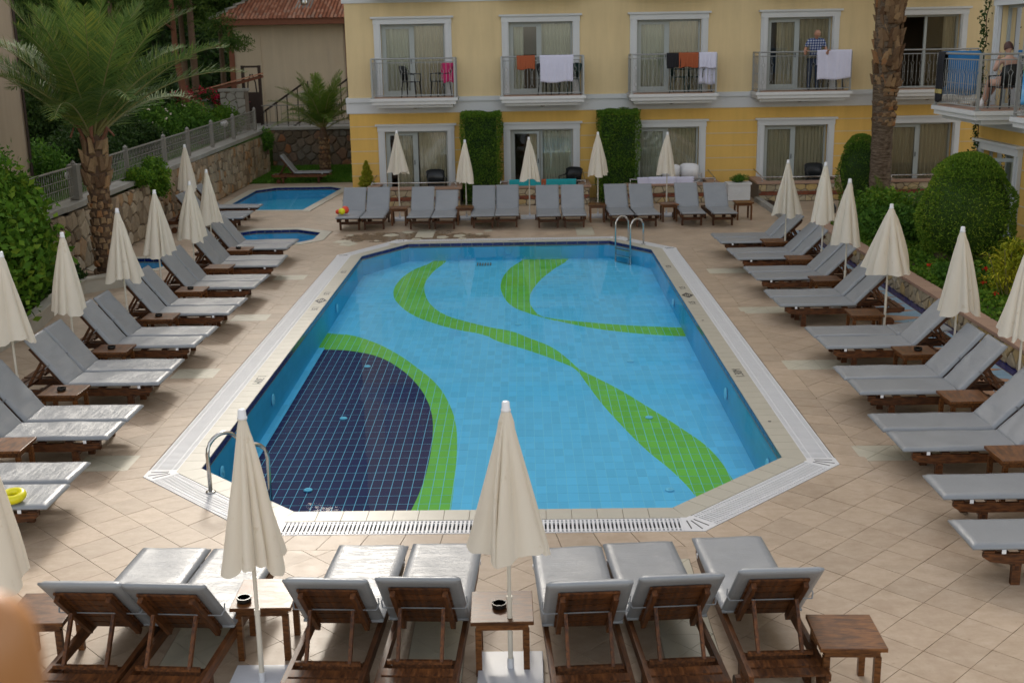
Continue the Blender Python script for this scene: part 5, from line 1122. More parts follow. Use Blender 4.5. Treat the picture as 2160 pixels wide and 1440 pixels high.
# clipped column hedges against the facade
def boxhedge(x0, x1, y0, y1, h, seed, label, n=15000):
    t = empty('column_hedge', ((x0+x1)/2, (y0+y1)/2, 0), label=label, cat='hedge', group='clipped column hedges'); w, d = x1-x0, y1-y0
    rs = np.random.RandomState(seed); P = []; N = []
    for k in range(n):
        f = rs.rand(); u, v = rs.rand(), rs.rand(); ins = rs.rand()**2*.14
        if f < .42: p = [u*w-w/2, -d/2+ins, v*h]; nn = (0, -1, 0)
        elif f < .60: p = [-w/2+ins, u*d-d/2, v*h]; nn = (-1, 0, 0)
        elif f < .78: p = [w/2-ins, u*d-d/2, v*h]; nn = (1, 0, 0)
        else: p = [u*w-w/2, v*d-d/2, h-ins]; nn = (0, 0, 1)
        k_ = noise.noise(Vector((p[0]*2.5+seed, p[1]*2.5, p[2]*2.0)))*.13+noise.noise(Vector((p[0]*9+seed, p[1]*9, p[2]*8)))*.035; taper = 1-.06*(1-v)
        p = [p[0]*taper+nn[0]*k_, p[1]+nn[1]*k_, p[2]+nn[2]*k_*.7]; P.append(p); N.append(nn)
    o = bpy.data.objects.new('foliage', leaf_mesh('foliage', P, .055, M['hedge'], seed, 2.6, N, .35)); C.objects.link(o); o.parent = t
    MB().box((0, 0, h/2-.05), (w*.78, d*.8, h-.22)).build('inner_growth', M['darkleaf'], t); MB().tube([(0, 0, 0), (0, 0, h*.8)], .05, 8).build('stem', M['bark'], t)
boxhedge(-1.80, -.66, 33.75, 34.85, 2.60, 3, 'tall clipped rectangular hedge between the first and second windows'); boxhedge(2.14, 3.32, 33.75, 34.85, 2.60, 5, 'tall clipped rectangular hedge between the second and third windows, darker side')
# domed topiaries
def topiary(x, y, z, r, h, seed, label, n=16000, leaf=.05, mat='topiary'):
    t = empty('topiary', (x, y, z), label=label, cat='topiary'); rs = np.random.RandomState(seed); P = []; N = []
    for k in range(n):
        v = rs.rand()**.8; th = rs.rand()*2*PI; s = v; prof = (1-max(0, (s-.28)/.72)**2.3)**.62*(.80+.20*min(1, s/.3)); nz = max(0, s-.35)*1.4; nn = Vector((math.cos(th), math.sin(th), nz)).normalized()
        if rs.rand() < .22: rad = rs.rand()**.5*.75; prof = rad; s = 1-.42*(rad/1.0)**2.6; nn = Vector((0, 0, 1))
        k_ = 1+.12*noise.noise(Vector((math.cos(th)*2.2+seed, math.sin(th)*2.2, s*4)))+.04*noise.noise(Vector((math.cos(th)*9, math.sin(th)*9, s*16)))-.10*rs.rand()**2
        P.append((r*prof*k_*math.cos(th), r*prof*k_*math.sin(th), h*s*(.97+.03*k_))); N.append(tuple(nn))
    o = bpy.data.objects.new('foliage', leaf_mesh('foliage', P, leaf, M[mat], seed, 2.6, N, .45)); C.objects.link(o); o.parent = t
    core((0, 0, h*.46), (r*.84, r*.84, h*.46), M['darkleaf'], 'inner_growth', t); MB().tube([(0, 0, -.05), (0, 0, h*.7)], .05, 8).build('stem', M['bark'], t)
topiary(8.55, 22.6, .26, .92, 2.08, 3, 'large clipped domed bush in the right flower bed, light green', 26000)
topiary(9.15, 32.1, 0, .62, 1.98, 6, 'dark clipped domed bush left of the ringed palm trunk', 9000, mat='hedge')
# palms
def frond_mesh(name, L, droop, nleaf, llen, mat, seed, vee=.5, rise=.25):
    rg = random.Random(seed); b = MB(); r = MB(); pts = []; d = Vector((math.cos(rise), 0, math.sin(rise))); p = Vector((0, 0, 0)); n = 14; ang = rise; side = rg.uniform(-.12, .12)
    for i in range(n+1): pts.append(p.copy()); ang2 = rise-droop*(i/n)**1.6; p = p+Vector((math.cos(ang2), side*i/n*.3, math.sin(ang2)))*(L/n)
    for i in range(nleaf):
        t = .14+.86*i/(nleaf-1); f = t*n; k = min(n-1, int(f)); q = pts[k].lerp(pts[k+1], f-k); tan = (pts[k+1]-pts[k]).normalized(); sd = tan.cross(Vector((0, 0, 1))).normalized(); up = sd.cross(tan)
        l = llen*(math.sin(PI*min(1, .16+t*.80))**.7)*rg.uniform(.85, 1.1)
        for s in (-1, 1):
            spread = .95-.62*t+rg.uniform(-.12, .12); dr = (sd*s*math.sin(spread+.25)+tan*math.cos(spread+.25)*.9+up*(vee+rg.uniform(-.18, .18))).normalized()
            w = .0125*(1.15-.3*t); wv = dr.cross(up).normalized()*w; m_ = q+dr*l*.5+Vector((0, 0, -.02)); e = q+dr*l+Vector((0, 0, -.10*l/llen*rg.uniform(.3, 1.6)))
            b.add([q-wv*.5, q+wv*.5, m_+wv, e, m_-wv], [(0, 1, 2, 4), (4, 2, 3)])
    me = b.mesh(name, mat); r.tube(pts, [.022*(1-.85*i/n) for i in range(n+1)], 5); return me, r.mesh('rachis', M['rachis'])
def palm(x, y, z, trunk_h, label, fronds, rng_, fm, crown_z, scale=1.0, sc_var=.15):
    t = empty('palm_tree', (x, y, z), label=label, cat='palm tree')
    for i, (az, el, s, k) in enumerate(fronds):
        f = empty('tmp'); C.objects.unlink(f); bpy.data.objects.remove(f)
        o = inst('frond', fm[k][0], t, (0.04*math.cos(az), .04*math.sin(az), crown_z+rng_.uniform(-.06, .06)), (rng_.uniform(-.25, .25), -el, az), (s*scale,)*3); inst('rachis', fm[k][1], o)
    return t
def boots(parent, z0, z1, r0, r1, rows, per, mat, seed, size=.12, up=.9, out=.05, name='leaf_scar', ind=300):
    rg = random.Random(seed); rest = MB(); cnt = 0
    for j in range(rows):
        z = z0+(z1-z0)*j/rows; r = r0+(r1-r0)*j/rows
        for k in range(per):
            a = 2*PI*(k+.5*(j % 2)+rg.uniform(-.1, .1))/per; w = 2*PI*r/per*.46*rg.uniform(.8, 1.1); hh_ = size*rg.uniform(.6, 1.3); o_ = out*rg.uniform(.4, 1.5); jt = rg.uniform(-.3, .3)*w; z += rg.uniform(-.2, .2)*size; m = Matrix.Translation((r*math.cos(a)*.97, r*math.sin(a)*.97, z)) @ Matrix.Rotation(a, 4, 'Z') @ Matrix.Rotation(rg.uniform(-.35, .35), 4, 'X')
            V = [(0, -w, -hh_*.4), (0, w, -hh_*.4), (0, w*.7, hh_*.5), (0, -w*.7, hh_*.5), (o_*.6, -w*.8, -hh_*.25), (o_*.6, w*.8, -hh_*.25), (o_, w*.42+jt, hh_*up*.55), (o_*.9, -w*.30+jt, hh_*up*.5)]
            rest.add([m @ Vector(v) for v in V], [(4, 5, 6, 7), (0, 1, 5, 4), (1, 2, 6, 5), (2, 3, 7, 6), (3, 0, 4, 7)])
    tag(rest.build(name, mat, parent), kind='stuff')
prr = random.Random(77)
FMA = [frond_mesh('frond', 3.15, dr, 84, .66, M['palm'], 30+i, vee=v, rise=0.0) for i, (dr, v) in enumerate(((.55, .35), (.9, .3), (1.25, .25), (.35, .4), (1.6, .15)))]
fr_ = []
for i in range(38):
    ring = i/38; az = i*2.399963+prr.uniform(-.2, .2); el = R(86-52*ring**.85+prr.uniform(-6, 6)); fr_.append((az, el, prr.uniform(.85, 1.04)*(1-.08*(ring < .15)), [3, 0, 1, 1, 2][min(4, int(ring*5))] if prr.random() < .8 else 0))
bp = palm(-8.35, 22.9, 0, 2.7, 'big feathery palm tree with rough brown trunk on the left', fr_, prr, FMA, 2.85)
b = MB(); b.tube([(0.05, 0, -.05), (.02, 0, .6), (0, 0, 1.6), (0, 0, 2.5), (0, 0, 2.95)], [.23, .195, .18, .20, .10], 20); b.build('trunk', M['palmbark'], bp, smooth=True)
boots(bp, .15, 2.0, .21, .185, 15, 9, M['boot'], 5, .13, .8, .045); boots(bp, 2.0, 2.85, .195, .185, 5, 8, M['boot'], 6, .26, 1.3, .10)
for k in range(5): a = k*1.25; MB().tube([(.15*math.cos(a), .15*math.sin(a), 2.8), (.3*math.cos(a), .3*math.sin(a), 3.05+.05*k), (.42*math.cos(a), .42*math.sin(a), 2.9)], [.03, .05, .02], 6).build('fruit_stalk', M['redbark'], bp)
FMB = [frond_mesh('frond', 2.15, dr, 64, .46, M['palm2'], 50+i, vee=.3, rise=0.0) for i, dr in enumerate((.5, .9, 1.3))]
fr_ = [(i*2.399963, R(85-58*(i/26)**.9+prr.uniform(-6, 6)), prr.uniform(.85, 1.05), min(2, int(i/26*3))) for i in range(26)]
sp = palm(-7.08, 41.9, 0, 1.7, 'small young palm tree with patterned trunk on the grass beyond the wading pool', fr_, prr, FMB, 1.72)
MB().tube([(0, 0, -.05), (0, 0, .5), (0, 0, 1.3), (0, 0, 1.85)], [.20, .19, .17, .08], 16).build('trunk', M['palmbark'], sp, smooth=True); boots(sp, .08, 1.5, .19, .165, 14, 8, M['boot'], 9, .10, .8, .04)
# tall ringed palm in front of the right part of the facade (crown above the picture)
FMC = [frond_mesh('frond', 2.8, dr, 50, .55, M['palm2'], 70+i, vee=.2, rise=0.0) for i, dr in enumerate((.6, 1.1, 1.7))]
fr_ = [(i*2.399963, R(75-100*(i/30)), prr.uniform(.9, 1.05), min(2, int(i/30*3))) for i in range(30)]
rp = palm(9.45, 31.2, 0, 8, 'tall palm trunk with ringed base and ragged bark in front of the right windows', fr_, prr, FMC, 8.6)
b = MB(); pts = []; rr = []
for i in range(60):
    z = i*.15; pts.append((-.0-.012*z*1.0, 0, z-.1)); rr.append((.285-.02*min(1, z/2.2)+.01*math.sin(i*2.2)) if z < 2.4 else .27+.03*math.sin(min(1, (z-2.4)/2)*1.5))
b.tube(pts, rr, 20); b.build('trunk', M['ring'], rp, smooth=True)
boots(rp, 2.3, 3.6, .27, .29, 14, 10, M['boot'], 15, .12, .7, .05); boots(rp, 3.4, 6.2, .28, .30, 22, 9, M['boot'], 16, .24, 1.5, .11)
fb = MB()
for k in range(240):
    a = prr.random()*2*PI; z = prr.uniform(3.3, 6.2); r = .30; fb.add([(r*math.cos(a), r*math.sin(a), z), (r*math.cos(a+.08), r*math.sin(a+.08), z), ((r+.14)*math.cos(a+.05), (r+.14)*math.sin(a+.05), z+prr.uniform(.02, .12))], [(0, 1, 2)])
tag(fb.build('bark_fibres', M['boot'], rp), kind='stuff')
# small golden conifer
t = empty('small_conifer', (-4.62, 34.45, 0), label='small yellow green conifer at the left corner of the hotel', cat='conifer'); P = []
rs = np.random.RandomState(4)
for k in range(5200): v = rs.rand()**.75; th = rs.rand()*2*PI; rad = .30*(1-v)**.8*(1+.25*math.sin(th*5+v*19)+.2*math.sin(v*46))*(1-.35*rs.rand()**2)+.01; P.append((rad*math.cos(th), rad*math.sin(th), .08+1.17*v))
o = bpy.data.objects.new('foliage', leaf_mesh('foliage', P, .07, M['conifer'], 3, 3.2)); C.objects.link(o); o.parent = t; MB().tube([(0, 0, 0), (0, 0, 1.0)], [.03, .01], 6).build('trunk', M['bark'], t)
# shrubs and flowers, right bed
shrub(8.1, 26.2, .26, .85, 1.0, M['vine'], 'leafy bright green shrub at the far end of the right bed', 5200, .10, 2); shrub(7.75, 24.4, .26, .62, .95, M['shrub'], 'leafy shrub left of the domed topiary', 3600, .10, 3); shrub(9.3, 27.6, 0.0, .7, .95, M['shrub'], 'dark leafy shrub behind the right bed', 3000, .10, 4)
shrub(8.8, 24.9, .26, .5, .95, M['darkleaf'], 'dark shrub just behind the domed topiary', 2200, .09, 5); shrub(7.55, 20.3, .26, .42, .42, M['shrub'], 'low shrub at the foot of the domed topiary', 2200, .07, 6); shrub(9.05, 32.7-.6, 0.0, .3, .95, M['darkleaf'], 'narrow dark leaved plant beside the fourth patio wall', 900, .16, 7, aspect=4) 
t = shrub(8.05, 19.0, .26, .48, .95, M['croton'], 'yellow green croton bush with narrow leaves at the right', 900, .17, 8, aspect=5)
t = empty('croton_bush', (7.95, 18.9, .26), label='tall yellow leaved croton in front of the domed topiary', cat='croton'); P = []; 
leafs = MB(); cr = random.Random(5)
for s in range(34):
    a = cr.random()*2*PI; q = cr.uniform(0, .42); bx_, by_ = q*math.cos(a), q*math.sin(a); hz = cr.uniform(.45, 1.12)*(1-.3*q); MB().tube([(bx_*.3, by_*.3, 0), (bx_, by_, hz)], .008, 4).build('stem', M['rachis'], t) if s < 12 else None
    for k in range(20):
        a2 = cr.random()*2*PI; l = cr.uniform(.14, .24); w = .012; z = hz-cr.uniform(0, .22); d = Vector((math.cos(a2), math.sin(a2), cr.uniform(.1, .9))).normalized(); sd = d.cross(Vector((0, 0, 1))).normalized()*w; p = Vector((bx_, by_, z)); m_ = p+d*l*.55; e = p+d*l+Vector((0, 0, -l*.35)); leafs.add([p, m_+sd, e, m_-sd], [(0, 1, 2, 3)])
leafs.build('foliage', M['croton'], t)
# ground cover with geraniums
rs = np.random.RandomState(12); n = 42000; X = rs.uniform(7.05, 10.0, n); Y = rs.uniform(11.5, 27.0, n); keep = (np.hypot(X-8.55, Y-22.6) > .7); X, Y = X[keep], Y[keep]
Z = .27+np.array([max(0, .10+.14*noise.noise(Vector((x*1.4, y*1.4, 0)))+.06*noise.noise(Vector((x*5, y*5, 2)))) for x, y in zip(X, Y)])*rs.rand(len(X))**.4
o = tag(bpy.data.objects.new('ground_cover', leaf_mesh('ground_cover', np.stack([X, Y, Z], 1), .085, M['vine'], 5, 1.5)), 'low green leafy ground cover filling the right flower bed', 'ground cover', kind='stuff'); C.objects.link(o)
GP = [(7.6, 18.6), (7.9, 18.2), (7.5, 19.3), (7.75, 19.5), (8.35, 17.0), (8.6, 16.9), (7.55, 16.0), (7.9, 15.6), (8.0, 21.0), (7.35, 17.3), (8.3, 18.0), (7.8, 14.2), (8.2, 13.9), (7.5, 13.3), (8.05, 20.2), (7.2, 15.0), (7.3, 20.9), (8.6, 15.3)]
GN = ['left of the croton at its foot', 'before the croton', 'behind the croton, left', 'behind the croton, right', 'right of the fifth parasol canopy', 'rightmost of the middle pair', 'above the nearer planter coping', 'nearest the wide middle of the bed', 'farthest, close to the topiary', 'low beside the planter coping', 'under the right side of the croton', 'next to the nearest right parasol', 'at the right edge behind the nearest parasol', 'nearest of all, by the right edge', 'right below the topiary', 'just above the coping, behind the nearest parasol', 'left foot of the topiary', 'at the right edge of the photo']
for i, (x, y) in enumerate(GP):
    t = empty('geranium', (x, y, .27)); tag(t, 'red geranium in the right flower bed, '+GN[i], 'geranium', 'red geraniums in the right flower bed'); h = .16+.05*(i % 3); MB().tube([(0, 0, 0), (.01, 0, h)], .005, 4).build('stem', M['rachis'], t)
    q, nn = blob(26, (0, 0, h+.02), (.045, .045, .032), i, .5, .1); o = bpy.data.objects.new('bloom', leaf_mesh('bloom', q, .035, M['flower'], i, 1.1, nn, -.2)); C.objects.link(o); o.parent = t
bb_ = tag(torus('pink_ring', .13, .05, M['pink_rubber'], (9.7, 29.0, .1), (R(60), 0, .3), 'small bright pink inflatable lying behind the right shrubs', 'rubber ring'))
t = empty('young_palm', (8.35, 26.9, 0.1), label='small spiky green palm in front of the fifth patio', cat='palm'); 
for i in range(16): az = i*2.4; o = inst('frond', FMB[i % 3][0], t, (0, 0, .25), (0, -R(cr.uniform(35, 80)), az), (.55,)*3); inst('rachis', FMB[i % 3][1], o)
shrub(6.02, 33.0, .60, .30, .24, M['shrub'], 'low green plants growing in the white planter box', 1100, .05, 9, stems=0)
# vine on the wing corner
t = empty('climbing_vine', (10.02, 26.3, 0), label='thin climbing vine on the corner of the hotel wing', cat='vine'); P = []; q = Vector((0, 0, .3)); pts = [q.copy()]; cr = random.Random(9)
while q.z < 6.2: q = q+Vector((0, cr.uniform(-.12, .12)-.02*(q.y), .16)); pts.append(q.copy())
MB().tube([(-.03, p.y, p.z) for p in pts], .012, 4).build('stem', M['bark'], t)
for p in pts:
    for k in range(26 if p.z > 2.0 else 16): P.append((-.05-cr.random()*.08, p.y+cr.gauss(0, .10), p.z+cr.gauss(0, .10)))
o = bpy.data.objects.new('foliage', leaf_mesh('foliage', P, .07, M['darkleaf'], 6, 1.6)); C.objects.link(o); o.parent = t
# left bed shrubs and creepers
for i, (x, y, r, h, m, lb) in enumerate(((-8.95, 14.2, .85, 1.7, 'shrub', 'dense green shrub at the left edge, nearest'), (-8.9, 18.6, .95, 2.0, 'vine', 'broad leaved creeper covered shrub behind the second left parasol'), (-9.15, 20.3, 1.0, 2.25, 'vine', 'tall creeper clad shrub at the left edge below the beige wall'), (-8.95, 16.4, .9, 1.9, 'shrub', 'dark dense shrub at the left edge under the broad leaved creepers'),
        (-8.75, 21.2, .40, .5, 'shrub', 'low shrub at the wall foot before the big palm'), (-8.75, 22.0, .35, .40, 'darkleaf', 'low dark plants round the foot of the big palm'), (-9.1, 12.4, .9, 1.1, 'vine', 'green shrub at the left edge beside the nearest loungers'))):
    shrub(x, y, .1, r, h*1.12, M[m], lb, int(3800*r*h*1.3)+900, .15 if m == 'vine' else .105, 20+i, 9, aspect=1.8)
shrub(-9.45, 20.4, 1.9, .8, 1.15, M['shrub'], 'leafy red tinged twigs rising above the left shrubs', 1300, .09, 33, lumps=6, stems=8)
shrub(-9.3, 29.6, .75, .50, 1.15, M['vine'], 'green creeper hanging over the left stone wall', 3600, .10, 34, 6); shrub(-9.35, 28.4, 1.2, .5, .55, M['vine'], 'green creeper on the fence left of the hanging one', 2200, .09, 35); shrub(-9.25, 42.6, .8, .35, .9, M['shrub'], 'small creeper at the far corner of the stone walls', 1200, .10, 36)
# hedge and trees on the upper terrace
UB = [(-11.6, 27.6, 1.0, 1.3, 'shrub', 'green bush just left of the big palm crown'), (-11.1, 30.0, .95, 1.35, 'darkleaf', 'dark bush right behind the big palm trunk top'), (-11.9, 32.5, 1.2, 1.6, 'darkleaf', 'dark bush behind the fence, with pale flowers on it'), (-12.6, 35.5, 1.4, 1.9, 'darkleaf', 'largest dark bush behind the fence, pale oleander flowers'), (-11.3, 35.6, .8, 1.2, 'darkleaf', 'small dark bush close behind the middle of the fence'),
      (-12.0, 38.5, 1.2, 1.6, 'shrub', 'green flowering oleander left of the globe lamp'), (-11.3, 41.3, 1.0, 1.3, 'shrub', 'green bush directly behind the globe lamp'), (-11.0, 43.8, .9, 1.2, 'vine', 'bright green bush at the far end of the fence'), (-12.6, 43.6, 1.2, 1.5, 'shrub', 'green oleander under the bougainvillea wall'), (-13.8, 40.0, 1.7, 2.6, 'darkleaf', 'tall dark bush beside the reddish leaning trunk'), (-14.3, 36.0, 1.6, 2.7, 'darkleaf', 'tall dark bush behind the right fronds of the big palm'), (-15.4, 43.0, 1.9, 2.8, 'darkleaf', 'tallest dark bush behind the palm, before the pines'),
      (-16.5, 38.0, 1.8, 3.0, 'darkleaf', 'dark bush behind the centre of the big palm crown'), (-15.0, 47.0, 1.6, 2.4, 'darkleaf', 'dark bush left of the bougainvillea')]
for i, (x, y, r, h, m, lb) in enumerate(UB): shrub(x, y, 1.27, r, h, M[m], lb, int(3200*r*h), .12, 50+i, 6, group='bushes on the upper terrace', flowers=(M['oleander'], 40, .07) if i in (3, 5, 8) else None)
rs = np.random.RandomState(31); n = 26000; X = rs.uniform(-16.5, -9.9, n); Y = rs.uniform(28, 41, n); o = tag(bpy.data.objects.new('upper_grass', leaf_mesh('upper_grass', np.stack([X, Y, 1.27+rs.rand(n)*.06], 1), .09, M['grass'], 6, 3.5, np.tile((0, 0, 1.), (n, 1)), .5)), 'bright green lawn on the upper terrace behind the fence', 'grass', kind='stuff'); C.objects.link(o)
lw = tag(MB().box((-7.6, 42.9, -.02), (5.1, 5.4, .08)).build('lawn', M['turf']), kind='structure')
n = 36000; X = rs.uniform(-10.1, -5.12, n); Y = rs.uniform(40.22, 45.5, n); o = tag(bpy.data.objects.new('lawn_grass', leaf_mesh('lawn_grass', np.stack([X, Y, .02+rs.rand(n)*.07], 1), .10, M['grass'], 7, 4, np.tile((0, 0, 1.), (n, 1)), .55)), 'short green grass below the dark stone wall', 'grass', kind='stuff'); C.objects.link(o)
bo = empty('bougainvillea', (-13.4, 48.2, 2.3), label='dark red bougainvillea spilling over the grey garden wall', cat='bougainvillea'); q1, n1 = blob(2200, (.3, 0, .25), (1.6, .5, .42), 3, .6, .4); q2, n2 = blob(500, (-.2, -.1, -.35), (.35, .3, .6), 4, .8, .4); P = np.concatenate([q1, q2])
pk = np.random.RandomState(3).rand(len(P)) < .55; clump = np.array([noise.noise(Vector(p*2.2)) > -.05 for p in P]); o = bpy.data.objects.new('bracts', leaf_mesh('bracts', P[pk & clump], .11, M['boug'], 3, 1.3)); C.objects.link(o); o.parent = bo; o = bpy.data.objects.new('foliage', leaf_mesh('foliage', P[~pk], .10, M['darkleaf'], 4, 1.8)); C.objects.link(o); o.parent = bo
def pine(x, y, z, trunk, r, h, seed, label, mat='pine', bark='bark', n=9000, lean=0.0, name='pine_tree', leaf=.20):
    t = empty(name, (x, y, z), label=label, cat='tree', group='trees behind the fence'); rg = random.Random(seed); top = trunk+h*.7
    MB().tube([(0, 0, -.1), (lean*.4, 0, trunk*.5), (lean, 0, trunk), (lean*1.1, .1, top)], [.17, .14, .11, .04], 10).build('trunk', M[bark], t, smooth=True); P = []
    K = 26 if h < 9 else 64
    for k in range(K):
        a = rg.random()*2*PI; q = rg.uniform(.1, 1)**.6; zc = trunk+h*rg.uniform(.0, 1.0); rad = r*q*(1-.35*(zc-trunk)/h); c = (lean+rad*math.cos(a), rad*math.sin(a), zc); rr = r*rg.uniform(.22, .36)
        if k % 3 == 0: MB().tube([(lean, 0, min(top, max(trunk*.8, zc-.5))), (c[0]*.6+lean*.4, c[1]*.6, zc-.15), c], [.05, .03, .012], 5).build('limb', M[bark], t)
        o, _ = blob(n//K, c, (rr, rr, rr*.62), seed*40+k, .85, .35); P.append(o)
    o = bpy.data.objects.new('crown', leaf_mesh('crown', np.concatenate(P), leaf, M[mat], seed, 5 if leaf < .25 else 3)); C.objects.link(o); o.parent = t; return t
pine(-15.0, 60.0, 1.27, 3.4, 3.6, 6.5, 1, 'pine tree with pale trunk left of the cream house', n=16000); pine(-12.4, 44.2, 1.27, 3.1, 2.6, 6.0, 2, 'pine tree with reddish leaning trunk behind the oleander bushes', bark='redbark', lean=-.35, n=16000)
pine(-17.0, 50.0, 1.27, 3.2, 3.6, 7.5, 3, 'broad pine crown behind the big palm', n=18000); pine(-19.5, 43.0, 1.27, 3.4, 3.4, 7.0, 4, 'pine crown above the beige house edge', n=16000); pine(-22.5, 56.0, 1.27, 3.0, 4.2, 8.0, 5, 'distant pine at the far left', n=16000); pine(-11.3, 64.0, 1.27, 5.0, 4.0, 7.0, 6, 'tall pine behind the tiled roof', n=14000)
for i, (x, y, tr_, r, h, lb) in enumerate(((-7.2, 59.0, 5.0, 3.8, 18.0, 'very tall pine behind the cream house, nearest the hotel'), (-11.6, 58.5, 5.0, 4.0, 18.5, 'very tall pine behind the middle of the cream house'), (-16.2, 57.5, 5.0, 4.2, 17.5, 'very tall pine behind the left end of the cream house'), (-21.5, 54.0, 5.5, 4.6, 12.5, 'tall pine behind the beige house, crown above the picture'), (-14.1, 51.5, 7.6, 3.0, 8.0, 'slender pale trunked pine left of the cream house, crown above the picture'), (-28.0, 50.0, 5.0, 5.0, 12, 'tall pine far left behind the beige house'), (-5.0, 62.0, 5.0, 3.8, 18.5, 'very tall pine hidden mostly behind the hotel corner'))):  # very tall crowns added out of view to shade the left deck and hide sky
    pine(x, y, 1.27, tr_, r, h, 60+i, lb, n=60000, leaf=.30)
hl = MB(); NXH, NYH = 40, 14
for j in range(NYH+1):
    for i in range(NXH+1): x = -90+i*5.2; y = 66+j*7; hl.v.append((x, y, 1.0+j*8.3*(.55+.25*noise.noise(Vector((x*.03, j*.2, 0))))+1.2*noise.noise(Vector((x*.12, y*.12, 1)))))
for j in range(NYH):
    for i in range(NXH): a = j*(NXH+1)+i; hl.f.append((a, a+1, a+NXH+2, a+NXH+1))
tag(hl.build('hill', M['hillgreen'], smooth=True), kind='structure')  # wooded backdrop slope, steepened out of view to block low sky reflected in the pool
rs = np.random.RandomState(8); n = 90000; X = rs.uniform(-60, -2, n); Y = rs.uniform(63, 92, n); Zb = 1+(Y-66)/7*4.6; Z = Zb+rs.rand(n)*np.array([2.6+2.2*noise.noise(Vector((x*.25, y*.25, 0))) for x, y in zip(X, Y)]).clip(.4)
o = tag(bpy.data.objects.new('hillside_wood', leaf_mesh('hillside_wood', np.stack([X, Y, Z], 1), .42, M['darkleaf'], 9, 2)), 'dark wooded slope behind the tiled house and the pines', 'woodland', kind='stuff'); C.objects.link(o)
# ------------------------------------------------------------------ people
def skin_body(name, verts, links, mat, parent, sub=2, root=0):
    me = bpy.data.meshes.new(name); me.from_pydata([v[:3] for v in verts], links, []); me.materials.append(mat); o = bpy.data.objects.new(name, me); C.objects.link(o); o.parent = parent
    m = o.modifiers.new('skin', 'SKIN'); s = o.modifiers.new('sub', 'SUBSURF'); s.levels = s.render_levels = sub; m.use_smooth_shade = True
    for i, v in enumerate(verts): me.skin_vertices[0].data[i].radius = (v[3], v[4] if len(v) > 4 else v[3]); me.skin_vertices[0].data[i].use_root = i == root
    return o
def head(parent, c, r, skin, yaw=0.0, pitch=0.0, hair=None):
    b = MB(); n, m = 18, 24
    for i in range(n+1):
        ph = PI*i/n
        for k in range(m):
            th = 2*PI*k/m; x, y, z = math.sin(ph)*math.cos(th), math.sin(ph)*math.sin(th), math.cos(ph); w = 1-.22*max(0, -z)*1.2; X_, Y_, Z_ = x*.80*w, y*.96*(w if y < 0 else w*.95), z*1.18
            if y < -.5 and abs(x) < .22 and -.45 < z < .15: Y_ -= .16*(1-abs(x)/.22)*(1-abs(z+.15)/.35 if abs(z+.15) < .35 else 0)   # nose
            if y < -.5 and .02 < z < .28 and .15 < abs(x) < .5: Y_ += .07           # eye sockets
            if y < -.5 and -.62 < z < -.48 and abs(x) < .28: Y_ -= .03             # mouth
            b.v.append((X_*r, Y_*r, Z_*r))
    for i in range(n):
        for k in range(m): b.f.append((i*m+k, (i+1)*m+k, (i+1)*m+(k+1) % m, i*m+(k+1) % m))
    o = b.build('head', skin, parent, smooth=True); o.location = c; o.rotation_euler = (pitch, 0, yaw)
    for s in (-1, 1):
        MB().lathe([(.0, -.4*r*.5), (.09*r, -.2*r), (.12*r, .1*r), (.0, .3*r)], 8, (s*.80*r, .05*r, 0)).build('ear', skin, o, smooth=True); MB().lathe([(0, -.07*r), (.08*r, 0), (0, .07*r)], 8, (s*.30*r, -.86*r, .12*r)).build('eye', M['ink'], o)
    MB().box((0, -.93*r, -.55*r), (.34*r, .05*r, .06*r)).build('mouth', M['redbark'], o)
    if hair:
        hb = MB()
        for i in range(12):
            ph = PI*.62*i/11
            for k in range(24): th = 2*PI*k/24; cut = 1.0 if math.sin(th) > -.35 else max(0, 1-max(0, ph-.85)*3); q = 1.07+.05*noise.noise(Vector((math.cos(th)*3, math.sin(th)*3, ph*3))); hb.v.append((math.sin(min(ph, ph*cut+.85*(1-cut)))*math.cos(th)*.84*r*q, math.sin(min(ph, ph*cut+.85*(1-cut)))*math.sin(th)*1.0*r*q+.03*r, math.cos(min(ph, ph*cut+.85*(1-cut)))*1.2*r*q))
        for i in range(11):
            for k in range(24): hb.f.append((i*24+k, (i+1)*24+k, (i+1)*24+(k+1) % 24, i*24+(k+1) % 24))
        hb.build('hair', hair, o, smooth=True)
    return o
def hand(parent, p, d, skin):
    d = Vector(d).normalized(); p = Vector(p); sd = d.cross(Vector((0, 1, 0))).normalized() if abs(d.y) < .9 else Vector((1, 0, 0)); b = MB(); b.bar(p, p+d*.085, .075, .028)
    for k, l in enumerate((.060, .072, .068, .050)): q = p+d*.08+sd*(k-1.5)*.018; b.tube([q, q+d*l*.55, q+d*l+Vector((0, .015, -.012))], [.009, .008, .006], 6)
    b.tube([p+d*.02+sd*.035, p+d*.05+sd*.062, p+d*.085+sd*.06], [.011, .010, .007], 6); b.build('hand', skin, parent, smooth=True)
pm = empty('person', (8.28, 34.25, FL1+.02), label='man in a blue and white checked shirt leaning over the fourth balcony railing, head bowed', cat='person')
skin_body('trousers', [(0, 0, .90, .14, .11), (-.09, 0, .82, .10), (-.11, -.03, .47, .072), (-.12, .02, .09, .05), (-.12, -.10, .04, .045), (.09, 0, .82, .10), (.11, -.03, .47, .072), (.12, .02, .09, .05), (.12, -.10, .04, .045)], [(0, 1), (1, 2), (2, 3), (3, 4), (0, 5), (5, 6), (6, 7), (7, 8)], M['jeans'], pm)
